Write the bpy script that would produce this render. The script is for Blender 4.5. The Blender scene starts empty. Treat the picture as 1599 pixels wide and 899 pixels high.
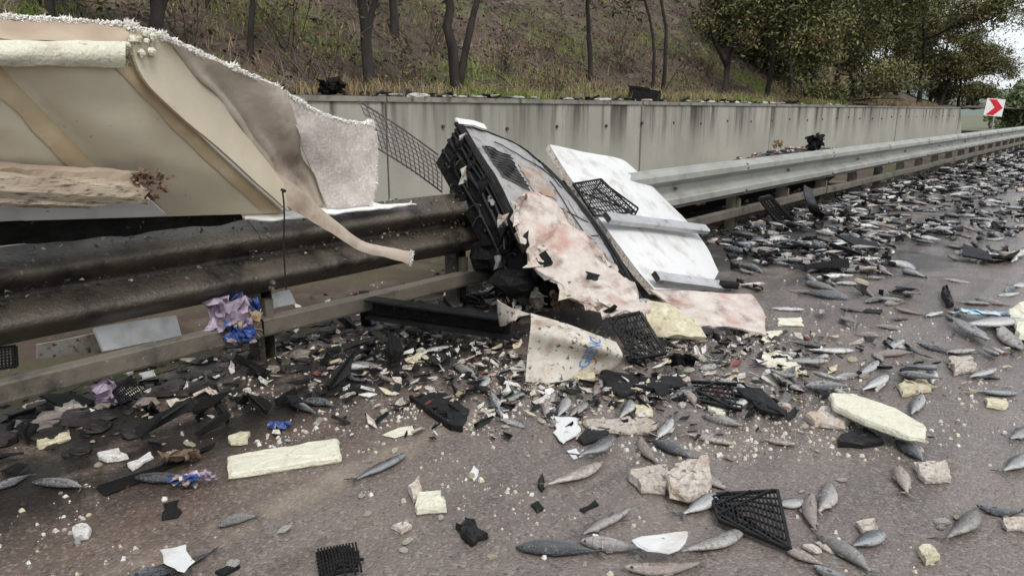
import bpy, math, random
from mathutils import Vector, noise, Matrix
R = math.radians
random.seed(7)
sc = bpy.context.scene
C = sc.collection

# ------------------------------------------------------------------ camera
FPX, PITCH, YAW, EYE = 1150.0, R(13.5), R(40.2), 1.35
cd = bpy.data.cameras.new('camera')
cam = bpy.data.objects.new('camera', cd); C.objects.link(cam)
cam.location = (0, 0, EYE); cam.rotation_euler = (math.pi/2 - PITCH, 0, YAW)
cd.sensor_width = 36; cd.lens = 36*FPX/1599; cd.clip_start = .05; cd.clip_end = 5000
sc.camera = cam
# ------------------------------------------------------------------ sky, sun, exposure
SUN_EL, SUN_AZ = R(52), R(115)         # azimuth clockwise from +Y
w = bpy.data.worlds.new('World'); sc.world = w; w.use_nodes = True
nt = w.node_tree; bg = nt.nodes['Background']
sky = nt.nodes.new('ShaderNodeTexSky'); sky.sky_type = 'NISHITA'; sky.sun_disc = False
sky.sun_elevation = SUN_EL; sky.sun_rotation = SUN_AZ; sky.dust_density = 4; sky.air_density = 1.2
mx = nt.nodes.new('ShaderNodeMixRGB'); mx.inputs[0].default_value = .72     # an even layer of cloud
mx.inputs[2].default_value = (7.6, 8.0, 8.3, 1)
nt.links.new(sky.outputs[0], mx.inputs[1]); nt.links.new(mx.outputs[0], bg.inputs[0])
bg.inputs[1].default_value = .105
sd = bpy.data.lights.new('sun', 'SUN'); sd.energy = 1.5; sd.angle = R(22); sd.color = (1, .97, .93)
so = bpy.data.objects.new('sun', sd); C.objects.link(so); so.location = (5, -5, 12)
dv = Vector((math.sin(SUN_AZ)*math.cos(SUN_EL), math.cos(SUN_AZ)*math.cos(SUN_EL), math.sin(SUN_EL)))
so.rotation_euler = dv.to_track_quat('Z', 'Y').to_euler()
sc.view_settings.view_transform = 'Standard'; sc.view_settings.look = 'None'
sc.view_settings.gamma = 1; sc.view_settings.use_curve_mapping = False
sc.view_settings.exposure = .58

# ------------------------------------------------------------------ helpers: places
sY, cY, sP, cP = math.sin(YAW), math.cos(YAW), math.sin(PITCH), math.cos(PITCH)
FW = Vector((-sY*cP, cY*cP, -sP)); RT = Vector((cY, sY, 0)); UP = Vector((-sY*sP, cY*sP, cP))
CAM = Vector((0, 0, EYE))
def ray(x, y): return FW + RT*((x-799.5)/FPX) - UP*((y-449.5)/FPX)
def GZ(x, y, z=0.0):
    d = ray(x, y); return CAM + d*((z-EYE)/d.z)
def GX(x, y, X):
    d = ray(x, y); return CAM + d*(X/d.x)
def project(p):
    v = Vector(p)-CAM; f = v.dot(FW)
    return 799.5+FPX*v.dot(RT)/f, 449.5-FPX*v.dot(UP)/f, f
rnd = random.uniform
def nz(p, s=1.0, o=0.0): return noise.noise(Vector(p)*s + Vector((o, o*1.7, -o)))

# ------------------------------------------------------------------ helpers: meshes
class MB:
    def __init__(s): s.v = []; s.f = []; s.m = []; s.uv = None
    def add(s, vs, fs, mi=0):
        o = len(s.v); s.v += [Vector(a) for a in vs]
        for f in fs: s.f.append([o+i for i in f]); s.m.append(mi)
        return s
    def box(s, lo, hi, mi=0, mtx=None):
        vs = [Vector((x, y, z)) for z in (lo[2], hi[2]) for y in (lo[1], hi[1]) for x in (lo[0], hi[0])]
        if mtx: vs = [mtx @ a for a in vs]
        return s.add(vs, [(0,2,3,1),(4,5,7,6),(0,1,5,4),(2,6,7,3),(0,4,6,2),(1,3,7,5)], mi)
    def tube(s, pts, rad, n=6, mi=0, cap=True):
        pts = [Vector(p) for p in pts]; k = len(pts)
        rad = rad if isinstance(rad, (list, tuple)) else [rad]*k
        vs, fs = [], []; a = None
        for i, p in enumerate(pts):
            t = (pts[min(i+1, k-1)]-pts[max(i-1, 0)]).normalized()
            if a is None: a = t.orthogonal().normalized()
            a = (a - t*a.dot(t)).normalized() if (a - t*a.dot(t)).length > 1e-5 else t.orthogonal().normalized()
            b = t.cross(a)
            for j in range(n):
                an = 2*math.pi*j/n
                vs.append(p + (a*math.cos(an)+b*math.sin(an))*rad[i])
        for i in range(k-1):
            for j in range(n):
                fs.append((i*n+j, i*n+(j+1)%n, (i+1)*n+(j+1)%n, (i+1)*n+j))
        if cap: fs += [tuple(range(n))[::-1], tuple((k-1)*n+j for j in range(n))]
        return s.add(vs, fs, mi)
    def bar(s, a, b, w, h, up=Vector((0, 0, 1)), mi=0):
        a, b = Vector(a), Vector(b); t = (b-a).normalized()
        r = t.cross(up); r = r.normalized() if r.length > 1e-5 else t.orthogonal().normalized()
        u = r.cross(t).normalized()
        vs = [p + r*sx*w/2 + u*sz*h/2 for p in (a, b) for sx, sz in ((-1,-1),(1,-1),(1,1),(-1,1))]
        return s.add(vs, [(0,1,2,3),(7,6,5,4),(0,4,5,1),(1,5,6,2),(2,6,7,3),(3,7,4,0)], mi)
    def sheet(s, G, th=0.0, mi=0, mi2=None):
        """G: rows of points -> sheet with real thickness th"""
        r, c = len(G), len(G[0]); G = [[Vector(p) for p in row] for row in G]
        N = []
        for i in range(r):
            row = []
            for j in range(c):
                a = G[min(i+1, r-1)][j]-G[max(i-1, 0)][j]; b = G[i][min(j+1, c-1)]-G[i][max(j-1, 0)]
                n = b.cross(a); row.append(n.normalized() if n.length > 1e-9 else Vector((0, 0, 1)))
            N.append(row)
        vs = [G[i][j] for i in range(r) for j in range(c)]
        fs = [(i*c+j, (i+1)*c+j, (i+1)*c+j+1, i*c+j+1) for i in range(r-1) for j in range(c-1)]
        s.add(vs, fs, mi)
        if th:
            o2 = [G[i][j]-N[i][j]*th for i in range(r) for j in range(c)]
            s.add(o2, [f[::-1] for f in fs], mi if mi2 is None else mi2)
            rim = [(0, j) for j in range(c)] + [(i, c-1) for i in range(1, r)] + [(r-1, j) for j in range(c-2, -1, -1)] + [(i, 0) for i in range(r-2, 0, -1)]
            n = len(rim); vs = [G[i][j] for i, j in rim] + [G[i][j]-N[i][j]*th for i, j in rim]
            s.add(vs, [(k, (k+1) % n, n+(k+1) % n, n+k) for k in range(n)], mi if mi2 is None else mi2)
        return s
    def build(s, name, mats, parent=None, smooth=False, centre=True):
        me = bpy.data.meshes.new(name)
        off = Vector((0, 0, 0))
        if parent is not None:
            p = parent
            while p is not None: off = off + p.location; p = p.parent
        loc = Vector((0, 0, 0))
        if centre and s.v:
            n = len(s.v); loc = Vector((sum(a.x for a in s.v)/n, sum(a.y for a in s.v)/n, min(a.z for a in s.v)))
        me.from_pydata([tuple(a-loc) for a in s.v], [], s.f)
        for m in (mats if isinstance(mats, (list, tuple)) else [mats]): me.materials.append(MT[m])
        me.polygons.foreach_set('material_index', s.m)
        if s.uv:
            uvl = me.uv_layers.new(name='UVMap')
            li = [0]*len(me.loops); me.loops.foreach_get('vertex_index', li)
            fl = []
            for i in li: fl += s.uv[i]
            uvl.data.foreach_set('uv', fl)
        if smooth: me.polygons.foreach_set('use_smooth', [True]*len(me.polygons))
        me.update()
        o = bpy.data.objects.new(name, me); C.objects.link(o)
        o.location = loc-off
        if parent is not None: o.parent = parent
        return o
def tag(o, label=None, cat=None, group=None, kind=None):
    if label: o['label'] = label
    if cat: o['category'] = cat
    if group: o['group'] = group
    if kind: o['kind'] = kind
    return o
def empty(name, loc, label, cat, group=None):
    o = bpy.data.objects.new(name, None); C.objects.link(o); o.location = Vector(loc); o.empty_display_size = .2
    return tag(o, label, cat, group)
def obj(name, me, loc, rot=(0, 0, 0), scale=(1, 1, 1)):
    o = bpy.data.objects.new(name, me); C.objects.link(o)
    o.location = loc; o.rotation_euler = rot; o.scale = scale
    return o
def lerp(a, b, t): return a*(1-t) + b*t
def cat4(p0, p1, p2, p3, t):
    return .5*((2*p1) + (p2-p0)*t + (2*p0-5*p1+4*p2-p3)*t*t + (3*p1-p0-3*p2+p3)*t**3)
def curve(pts, n):
    pts = [Vector(p) for p in pts]; out = []; k = len(pts)-1
    for i in range(n):
        u = i/(n-1)*k; j = min(int(u), k-1)
        out.append(cat4(pts[max(j-1, 0)], pts[j], pts[j+1], pts[min(j+2, k)], u-j))
    return out
def patch(rows, nu, nv, jit=0.0, js=6.0, o=0.0):
    """smooth grid through a coarse net of points"""
    cs = [curve(r, nu) for r in rows]
    G = [[None]*nu for _ in range(nv)]
    for j in range(nu):
        col = curve([c[j] for c in cs], nv)
        for i in range(nv):
            p = col[i]
            if jit: p = p + Vector((nz(p, js, o), nz(p, js, o+9), nz(p, js, o+21)))*jit
            G[i][j] = p
    return G

# ------------------------------------------------------------------ materials
MT = {}
def mat(name, c1, c2=None, scale=6., rough=.65, bump=.0, bscale=40., dirt=None, spec=.4, metal=0., stretch=(1, 1, 1),
        rand=0., rvar=0., det=6., dirt2=None, trans=0., coord='Object', bdist=.01, rlo=.35, rhi=.65):
    m = bpy.data.materials.new(name); m.use_nodes = True; t = m.node_tree; N = t.nodes; L = t.links
    b = N['Principled BSDF']; MT[name] = m
    tc = N.new('ShaderNodeTexCoord'); mp = N.new('ShaderNodeMapping'); mp.inputs['Scale'].default_value = stretch
    L.new(tc.outputs[coord], mp.inputs[0]); V = mp.outputs[0]
    oi = N.new('ShaderNodeObjectInfo')
    ad = N.new('ShaderNodeVectorMath'); ad.operation = 'MULTIPLY_ADD'
    L.new(oi.outputs['Random'], ad.inputs[1]); ad.inputs[0].default_value = (37, 11, 23); L.new(V, ad.inputs[2]); V = ad.outputs[0]
    def nzn(sc_, det_=det, r=.6):
        n = N.new('ShaderNodeTexNoise'); n.inputs['Scale'].default_value = sc_; n.inputs['Detail'].default_value = det_
        n.inputs['Roughness'].default_value = r; L.new(V, n.inputs['Vector']); return n.outputs['Fac']
    def mr(src, lo, hi, a=0., z=1.):
        q = N.new('ShaderNodeMapRange'); q.inputs[1].default_value = lo; q.inputs[2].default_value = hi
        q.inputs[3].default_value = a; q.inputs[4].default_value = z; L.new(src, q.inputs[0]); return q.outputs[0]
    def mix(f, a, c):
        q = N.new('ShaderNodeMixRGB'); 
        if isinstance(f, float): q.inputs[0].default_value = f
        else: L.new(f, q.inputs[0])
        for i, u in ((1, a), (2, c)):
            if isinstance(u, tuple): q.inputs[i].default_value = (*u, 1)
            else: L.new(u, q.inputs[i])
        return q.outputs[0]
    col = mix(mr(nzn(scale), rlo, rhi), c1, c2 or tuple(x*.75 for x in c1))
    for d in (dirt, dirt2):
        if d: col = mix(mr(nzn(d[1]), d[2], d[3]), col, d[0])
    if rand:
        h = N.new('ShaderNodeHueSaturation'); L.new(col, h.inputs['Color'])
        L.new(mr(oi.outputs['Random'], 0, 1, 1-rand, 1+rand), h.inputs['Value']); col = h.outputs[0]
    L.new(col, b.inputs['Base Color'])
    b.inputs['Roughness'].default_value = rough
    if rvar: L.new(mr(nzn(scale*.7), .35, .65, max(rough-rvar, .05), min(rough+rvar, 1)), b.inputs['Roughness'])
    b.inputs['Metallic'].default_value = metal; b.inputs['Specular IOR Level'].default_value = spec
    if trans:
        b.inputs['Subsurface Weight'].default_value = trans; b.inputs['Subsurface Radius'].default_value = (.05, .04, .03)
    if bump:
        bp = N.new('ShaderNodeBump'); bp.inputs['Strength'].default_value = bump; bp.inputs['Distance'].default_value = bdist
        L.new(nzn(bscale, 8, .65), bp.inputs['Height']); L.new(bp.outputs[0], b.inputs['Normal'])
    m['V'] = 0
    return m, N, L, b, V, nzn, mr, mix, col

mat('foam_white', (.66, .655, .63), (.52, .505, .475), 45, .85, 1., 70, dirt=((.24, .19, .155), 26, .58, .70), dirt2=((.34, .29, .25), 8, .52, .7), rand=.08)
mat('foam_yellow', (.58, .535, .39), (.44, .385, .26), 40, .88, 1., 60, dirt=((.24, .18, .125), 24, .57, .70), dirt2=((.66, .63, .50), 14, .55, .7), rand=.12)
mat('foam_bright', (.68, .665, .55), (.60, .58, .455), 40, .88, 1., 70, dirt=((.30, .25, .19), 30, .63, .75), dirt2=((.46, .42, .33), 9, .54, .72))
mat('foam_dirty', (.62, .57, .51), (.40, .345, .295), 55, .88, 1., 60, dirt=((.15, .115, .092), 38, .56, .66), dirt2=((.44, .345, .265), 10, .52, .68), rand=.15, bdist=.015)
mat('skin_white', (.61, .61, .605), (.55, .55, .545), 4, .42, .12, 20, dirt=((.17, .115, .09), 38, .66, .72), dirt2=((.36, .32, .28), 5, .52, .75))
mat('skin_soiled', (.50, .475, .42), (.40, .36, .30), 12, .55, .25, 25, dirt=((.07, .05, .04), 30, .57, .65), dirt2=((.27, .19, .13), 9, .50, .70))
mat('panel_cream', (.57, .51, .40), (.47, .40, .29), 1.6, .55, .2, 30, dirt=((.34, .245, .145), 1.5, .54, .85), dirt2=((.20, .15, .11), 30, .68, .76), trans=.15)
mat('panel_tan', (.42, .34, .25), (.30, .23, .17), 3, .6, .25, 26, dirt=((.14, .10, .08), 7, .58, .75), stretch=(1, 1, 2))
mat('panel_side', (.47, .405, .335), (.34, .28, .22), 2.2, .55, .5, 18, dirt=((.19, .14, .105), 3, .52, .72), dirt2=((.58, .52, .46), 4, .55, .75))
mat('fibre_flap', (.58, .525, .485), (.47, .41, .37), 10, .7, .6, 60, dirt=((.64, .60, .56), 45, .52, .62), dirt2=((.33, .27, .23), 3, .56, .8), trans=.25)
mat('fibre_white', (.80, .79, .76), (.66, .63, .58), 10, .8, .2, 50, trans=.1)
mat('glue', (.42, .315, .18), (.49, .40, .27), 3, .5, .2, 30, dirt=((.55, .46, .33), 5, .48, .72), rlo=.3, rhi=.7)
mat('wood', (.44, .37, .28), (.28, .22, .16), 6, .8, .7, 40, stretch=(6, 1.2, 6), dirt=((.10, .075, .055), 12, .54, .66))
mat('foam_brown', (.11, .068, .045), (.22, .155, .105), 8, .8, .8, 30, dirt=((.08, .05, .04), 6, .58, .7))
mat('black_plastic', (.006, .006, .0065), (.012, .012, .0125), 20, .5, .3, 70, dirt=((.07, .062, .056), 22, .64, .76), rvar=.14, rand=.3, spec=.2)
mat('black_burnt', (.004, .004, .004), (.013, .012, .0115), 12, .65, 1., 26, dirt=((.10, .09, .085), 34, .65, .71), rvar=.2, spec=.16, bdist=.02)
mat('unit_metal', (.32, .31, .305), (.25, .24, .235), 8, .45, .3, 14, dirt=((.10, .082, .07), 11, .54, .70), dirt2=((.15, .125, .11), 45, .60, .67), metal=.1, rvar=.12)
mat('rust', (.30, .19, .115), (.21, .155, .12), 18, .75, .4, 40, dirt=((.29, .275, .265), 9, .47, .60), dirt2=((.12, .085, .07), 20, .6, .7))
mat('stained_foam', (.57, .515, .47), (.44, .37, .325), 9, .55, 1., 26, dirt=((.15, .085, .066), 4.5, .50, .70), dirt2=((.42, .235, .20), 3.2, .50, .68), bdist=.02)
mat('aluminium', (.50, .50, .50), (.40, .40, .40), 5, .38, .15, 20, dirt=((.20, .17, .15), 8, .58, .74), metal=.5)
mat('steel_galv', (.33, .335, .305), (.26, .262, .235), 2.5, .46, .25, 24, dirt=((.20, .188, .165), 3, .50, .74), metal=.2, rvar=.12, dirt2=((.075, .062, .05), 60, .66, .71))
mat('steel_dirty_shaded', (.098, .083, .063), (.055, .046, .036), 2.5, .34, .9, 45, dirt=((.014, .0125, .011), 3.2, .50, .66), metal=.2, rvar=.16, dirt2=((.20, .185, .16), 48, .64, .69), spec=.45)  # near rail: grime plus the torn panel's shade, both worked into the colour
mat('steel_low', (.14, .122, .096), (.10, .086, .068), 3, .55, .5, 30, dirt=((.03, .025, .022), 5, .52, .70), metal=.1, dirt2=((.24, .22, .185), 40, .64, .7))
mat('bolt', (.10, .095, .09), (.20, .18, .16), 30, .5, .2, 60, metal=.4)
mat('rail_dark', (.035, .033, .03), (.06, .055, .05), 12, .6, .2, 60)
mat('bark', (.014, .011, .010), (.032, .026, .022), 10, .9, 1., 30, stretch=(1, 1, .3))
mat('twig', (.075, .058, .048), (.12, .095, .08), 10, .9, .3, 40)
mat('leaf_dark', (.036, .048, .016), (.06, .07, .022), 4, .55, rand=.15)
mat('leaf_mid', (.085, .10, .03), (.13, .13, .04), 4, .55)
mat('leaf_brown', (.15, .072, .036), (.10, .052, .03), 4, .6)
mat('leaf_yellow', (.20, .175, .055), (.15, .14, .045), 4, .6)
mat('far_leaf', (.10, .14, .06), (.14, .17, .085), 3, .7)
mat('grass_green', (.12, .19, .028), (.18, .23, .045), 1.3, .6)
mat('grass_dry', (.27, .21, .105), (.18, .14, .07), 1.3, .7)
mat('litter', (.06, .038, .026), (.10, .07, .048), 5, .8)
mat('stone', (.19, .165, .145), (.12, .10, .088), 6, .85, .5, 25, rand=.25)
mat('bag_purple', (.27, .215, .295), (.40, .34, .41), 12, .35, .3, 30, dirt=((.09, .05, .075), 16, .52, .64))
mat('bag_blue', (.022, .05, .19), (.04, .08, .26), 12, .3, .2, 30, dirt=((.36, .29, .21), 14, .53, .58))
mat('bag_cyan', (.25, .53, .66), (.50, .60, .68), 6, .35, .2, 25, dirt=((.52, .48, .52), 5, .5, .6))
mat('bag_tan', (.35, .27, .16), (.25, .18, .11), 10, .5, .3, 30)
mat('pulp_red', (.13, .035, .03), (.20, .085, .07), 30, .4, .5, 40, dirt=((.06, .025, .02), 20, .52, .66))
mat('print_blue', (.03, .16, .42), (.05, .20, .46), 20, .45)
mat('sign_white', (.80, .80, .80), (.74, .74, .74), 4, .4)
mat('sign_red', (.62, .012, .03), (.55, .012, .025), 4, .4)
mat('wire', (.012, .012, .012), None, 10, .5)
mat('mesh_grey', (.12, .12, .12), (.07, .07, .07), 20, .5, metal=.3)
mat('far_hill', (.10, .13, .11), (.14, .17, .15), .02, .9)
mat('field', (.13, .12, .075), (.10, .11, .06), .05, .9)
mat('muck', (.012, .011, .010), (.03, .026, .023), 6, .4, .8, 25, rvar=.15)
mat('eye', (.01, .01, .01), (.02, .02, .02), 5, .15)

def fish_mat(name, back, flank, belly, dust, dlo):
    m, N, L, b, V, nzn, mr, mix, col = mat(name, flank, tuple(x*.8 for x in flank), 5, .24, .5, 60, rand=.28, spec=.7, rvar=.14, bdist=.012)
    uv = N.new('ShaderNodeUVMap'); sx = N.new('ShaderNodeSeparateXYZ'); L.new(uv.outputs[0], sx.inputs[0])
    nn = nzn(6); av = N.new('ShaderNodeMath'); av.operation = 'MULTIPLY_ADD'; av.inputs[1].default_value = .28
    L.new(nn, av.inputs[0]); L.new(sx.outputs[1], av.inputs[2])
    c = mix(mr(av.outputs[0], .16, .5), belly, flank)
    c = mix(mr(av.outputs[0], .62, .86), c, back)
    # gill cover edge
    g = N.new('ShaderNodeMath'); g.operation = 'SUBTRACT'; g.inputs[1].default_value = .79; L.new(sx.outputs[0], g.inputs[0])
    ga = N.new('ShaderNodeMath'); ga.operation = 'ABSOLUTE'; L.new(g.outputs[0], ga.inputs[0])
    c = mix(mr(ga.outputs[0], .006, .018, .6, 0), c, tuple(x*.5 for x in back))
    c = mix(mr(nzn(14), dlo, dlo+.12), c, dust)
    c = mix(mr(nzn(48), .54, .66, 0, .75), c, tuple(x*.45 for x in dust))
    c = mix(mr(nzn(30, 3), .60, .70, 0, .6), c, tuple(min(1, x*1.25) for x in belly))
    h = [n for n in N if n.type == 'HUE_SAT'][0]
    L.new(c, h.inputs['Color'])
fish_mat('fish_silver', (.05, .056, .062), (.26, .265, .27), (.50, .495, .48), (.20, .18, .165), .56)
fish_mat('fish_grey', (.11, .108, .104), (.25, .24, .23), (.40, .38, .36), (.20, .17, .15), .50)
fish_mat('fish_dark', (.018, .021, .025), (.075, .082, .090), (.26, .27, .28), (.13, .12, .11), .58)
fish_mat('fish_dusty', (.17, .145, .125), (.31, .275, .25), (.40, .36, .335), (.23, .18, .155), .46)
FM = ['fish_silver', 'fish_grey', 'fish_dark', 'fish_dusty']

# asphalt: wet lane, browner gritty shoulder, worn edge line
def asphalt():
    m, N, L, b, V, nzn, mr, mix, col = mat('asphalt', (.118, .096, .085), (.168, .139, .124), 1.2, .4, spec=.5)
    tc = [n for n in N if n.type == 'TEX_COORD'][0]
    sx = N.new('ShaderNodeSeparateXYZ'); L.new(tc.outputs['Object'], sx.inputs[0])
    def math2(op, a, c):
        q = N.new('ShaderNodeMath'); q.operation = op
        for i, u in ((0, a), (1, c)):
            if isinstance(u, (int, float)): q.inputs[i].default_value = u
            else: L.new(u, q.inputs[i])
        return q.outputs[0]
    big = nzn(.9); fine = nzn(9.)
    vo = N.new('ShaderNodeTexVoronoi'); vo.inputs['Scale'].default_value = 95; L.new(V, vo.inputs['Vector'])
    vc = N.new('ShaderNodeSeparateColor'); L.new(vo.outputs['Color'], vc.inputs[0])
    vo2 = N.new('ShaderNodeTexVoronoi'); vo2.inputs['Scale'].default_value = 230; L.new(V, vo2.inputs['Vector'])
    # x with wobble
    xw = math2('ADD', sx.outputs[0], math2('MULTIPLY', math2('SUBTRACT', big, .5), .5))
    shoulder = mr(xw, -2.02, -2.35)
    c = mix(shoulder, col, (.112, .082, .066))
    c = mix(mr(nzn(2.2), .5, .72, 0, .75), c, (.165, .125, .105))           # dried mud film
    mp2 = N.new('ShaderNodeMapping'); mp2.inputs['Scale'].default_value = (3.2, .35, 1); L.new(tc.outputs['Object'], mp2.inputs[0])
    n2 = N.new('ShaderNodeTexNoise'); n2.inputs['Scale'].default_value = 1.6; n2.inputs['Detail'].default_value = 7; n2.inputs['Roughness'].default_value = .65; L.new(mp2.outputs[0], n2.inputs['Vector'])
    damp = mr(n2.outputs[0], .46, .62)
    c = mix(mr(n2.outputs[0], .50, .66, 0, .55), c, (.058, .047, .042))     # dark damp streaks along the lane
    c = mix(mr(n2.outputs[0], .44, .30, 0, .5), c, (.185, .145, .12))       # mud smeared by tyres
    c = mix(mr(vc.outputs[0], .66, 1., 0, .5), c, (.30, .265, .245))     # pale stones
    c = mix(mr(vc.outputs[1], .80, 1., 0, .5), c, (.03, .027, .025))
    # worn edge line
    dx = math2('ABSOLUTE', math2('ADD', sx.outputs[0], 2.13), 0)
    ln = mr(dx, .10, .055)
    wear = mr(nzn(5.5), .38, .66, 0, .42)
    c = mix(math2('MULTIPLY', ln, wear), c, (.36, .29, .22))
    # black wet film through the spill
    fl = math2('MULTIPLY', mr(sx.outputs[1], 4.6, 6.4), mr(xw, -.7, -1.6))
    c = mix(math2('MULTIPLY', fl, mr(nzn(2.6), .40, .56, 0, .85)), c, (.022, .020, .020))
    # black sludge towards the barrier
    sl = math2('MULTIPLY', mr(xw, -2.4, -2.85), mr(nzn(3.), .36, .5))
    yy = mr(sx.outputs[1], 13., 6.)
    c = mix(math2('MULTIPLY', sl, math2('ADD', math2('MULTIPLY', yy, .6), .3)), c, (.012, .011, .010))
    L.new(c, b.inputs['Base Color'])
    rg = math2('MULTIPLY', mr(nzn(1.6), .38, .66, .15, .40), mr(damp, 0, 1, 1.0, .6))
    rg = math2('ADD', rg, math2('MULTIPLY', shoulder, .10))
    L.new(rg, b.inputs['Roughness'])
    hs = math2('ADD', math2('MULTIPLY', vo.outputs['Distance'], -1.), math2('MULTIPLY', vo2.outputs['Distance'], -.35))
    hs = math2('ADD', hs, math2('MULTIPLY', fine, .9))
    bp = N.new('ShaderNodeBump'); bp.inputs['Strength'].default_value = .55; bp.inputs['Distance'].default_value = .006
    L.new(hs, bp.inputs['Height']); L.new(bp.outputs[0], b.inputs['Normal'])
asphalt()

def concrete():
    m, N, L, b, V, nzn, mr, mix, col = mat('concrete', (.35, .335, .29), (.28, .268, .23), .8, .8, .35, 18, dirt=((.30, .29, .25), 2.2, .52, .7))
    tc = [n for n in N if n.type == 'TEX_COORD'][0]
    mp = N.new('ShaderNodeMapping'); mp.inputs['Scale'].default_value = (1, 1.5, .10); L.new(tc.outputs['Object'], mp.inputs[0])
    def sn(s, lo, hi, a=0., z=1.):
        n = N.new('ShaderNodeTexNoise'); n.inputs['Scale'].default_value = s; n.inputs['Detail'].default_value = 5; n.inputs['Roughness'].default_value = .65
        L.new(mp.outputs[0], n.inputs['Vector']); return mr(n.outputs[0], lo, hi, a, z)
    sx = N.new('ShaderNodeSeparateXYZ'); L.new(tc.outputs['Object'], sx.inputs[0])
    h = N.new('ShaderNodeMath'); h.operation = 'MULTIPLY'
    L.new(sn(1.3, .44, .66), h.inputs[0]); L.new(mr(sx.outputs[2], .55, 1.42), h.inputs[1])
    pm = N.new('ShaderNodeMath'); pm.operation = 'MULTIPLY'; L.new(h.outputs[0], pm.inputs[0]); L.new(mr(nzn(.42, 2), .36, .56, .45, 1), pm.inputs[1])
    c = mix(pm.outputs[0], col, (.06, .053, .042))
    h2 = N.new('ShaderNodeMath'); h2.operation = 'MULTIPLY'
    L.new(sn(2.6, .50, .62, 0, .85), h2.inputs[0]); L.new(mr(sx.outputs[2], .85, 1.42), h2.inputs[1])
    pm2 = N.new('ShaderNodeMath'); pm2.operation = 'MULTIPLY'; L.new(h2.outputs[0], pm2.inputs[0]); L.new(mr(nzn(.7, 2), .38, .56, .15, 1), pm2.inputs[1])
    c = mix(pm2.outputs[0], c, (.035, .031, .026))
    c = mix(sn(1.6, .58, .74, 0, .35), c, (.36, .345, .30))
    L.new(c, b.inputs['Base Color'])
concrete()
mat('concrete_cap', (.15, .14, .12), (.24, .225, .195), 4, .85, .4, 20, dirt=((.06, .06, .04), 6, .55, .7))

def hill():
    m, N, L, b, V, nzn, mr, mix, col = mat('soil', (.064, .044, .031), (.11, .08, .058), .9, .95, 1., 9, bdist=.06,
        dirt=((.055, .042, .034), 3, .52, .68), dirt2=((.11, .088, .072), 14, .60, .7))
    c = mix(mr(nzn(.45), .52, .64, 0, .65), col, (.075, .095, .022))
    c = mix(mr(nzn(1.7), .56, .68, 0, .8), c, (.16, .125, .098))
    L.new(c, b.inputs['Base Color'])
hill()

# ------------------------------------------------------------------ the setting
def wallz(y): return 1.52
WX = -6.0                     # road-side face of the retaining wall
RX = -3.56                    # barrier line
WALL_END = 35.5
m = MB(); m.sheet([[(x, y, -.06) for x in (-900, -300, -60, 60, 300, 900)] for y in (-400, -60, 60, 300, 1500)])
tag(m.build('ground', 'field', centre=False), 'dry field ground reaching to the horizon', None, None, 'structure')
m = MB(); m.sheet([[(x, y, 0) for x in (-4.2, -2, 0, 4, 9)] for y in range(-12, 200, 6)])
tag(m.build('road', 'asphalt', centre=False), 'wet asphalt road with worn edge line', None, None, 'structure')
m = MB(); m.sheet([[(x, y, .004 + .05*max(0, (-4.0-x)) + .02*nz((x, y, 0), 1.5)*(x < -4)) for x in (-6.05, -5.5, -5, -4.5, -4.0, -3.8)] for y in [i*.5 for i in range(-16, 140)]])
tag(m.build('verge', 'soil', smooth=True, centre=False), 'dirt strip between barrier and retaining wall', None, None, 'structure')

def hz(x, y):
    d = -x-6.4
    if d <= 0: return 1.49
    f = 1-min(max((y-27)/26, 0), 1); f = f*f*(3-2*f)
    s = .04*min(d, 1.2) + .62*max(d-1.2, 0)*(.10+.90*f)
    s = s if s < 9 else 9+(s-9)*.25
    n = .16*nz((x, y, 0), .8) + .07*nz((x, y, 0), 2.5) + .45*nz((x, y, 0), .23, 4)*min(d/4, 1)
    return 1.49 + s + n*min(d/1.0, 1)
xs = [-6.4-.16*i - .006*i*i for i in range(70)]; ys = [-14+i*.48 for i in range(165)]
m = MB(); m.sheet([[(x, y, hz(x, y)) for x in xs] for y in ys])
tag(m.build('hillside', 'soil', smooth=True, centre=False), 'steep brown leaf-strewn hillside above the wall', None, None, 'structure')

# far hills
def ridge(cx, cy, wx, wy, h, name, label, o):
    G = []
    for i in range(16):
        G.append([(cx+(j/15-.5)*wx, cy+(i/15-.5)*wy, -1 + h*max(0, 1-((i/15-.5)**2+(j/15-.5)**2)*4)*(.75+.5*nz((i*.3, j*.3, o)))) for j in range(16)])
    m = MB(); m.sheet(G)
    tag(m.build(name, 'far_hill', smooth=True), label, None, None, 'structure')
ridge(-120, 900, 700, 300, 38, 'hill', 'far hazy hill beyond the road bend', 1.)
ridge(-60, 330, 160, 120, 8, 'hill', 'nearer low green hill beyond the wall end', 5.)

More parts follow.
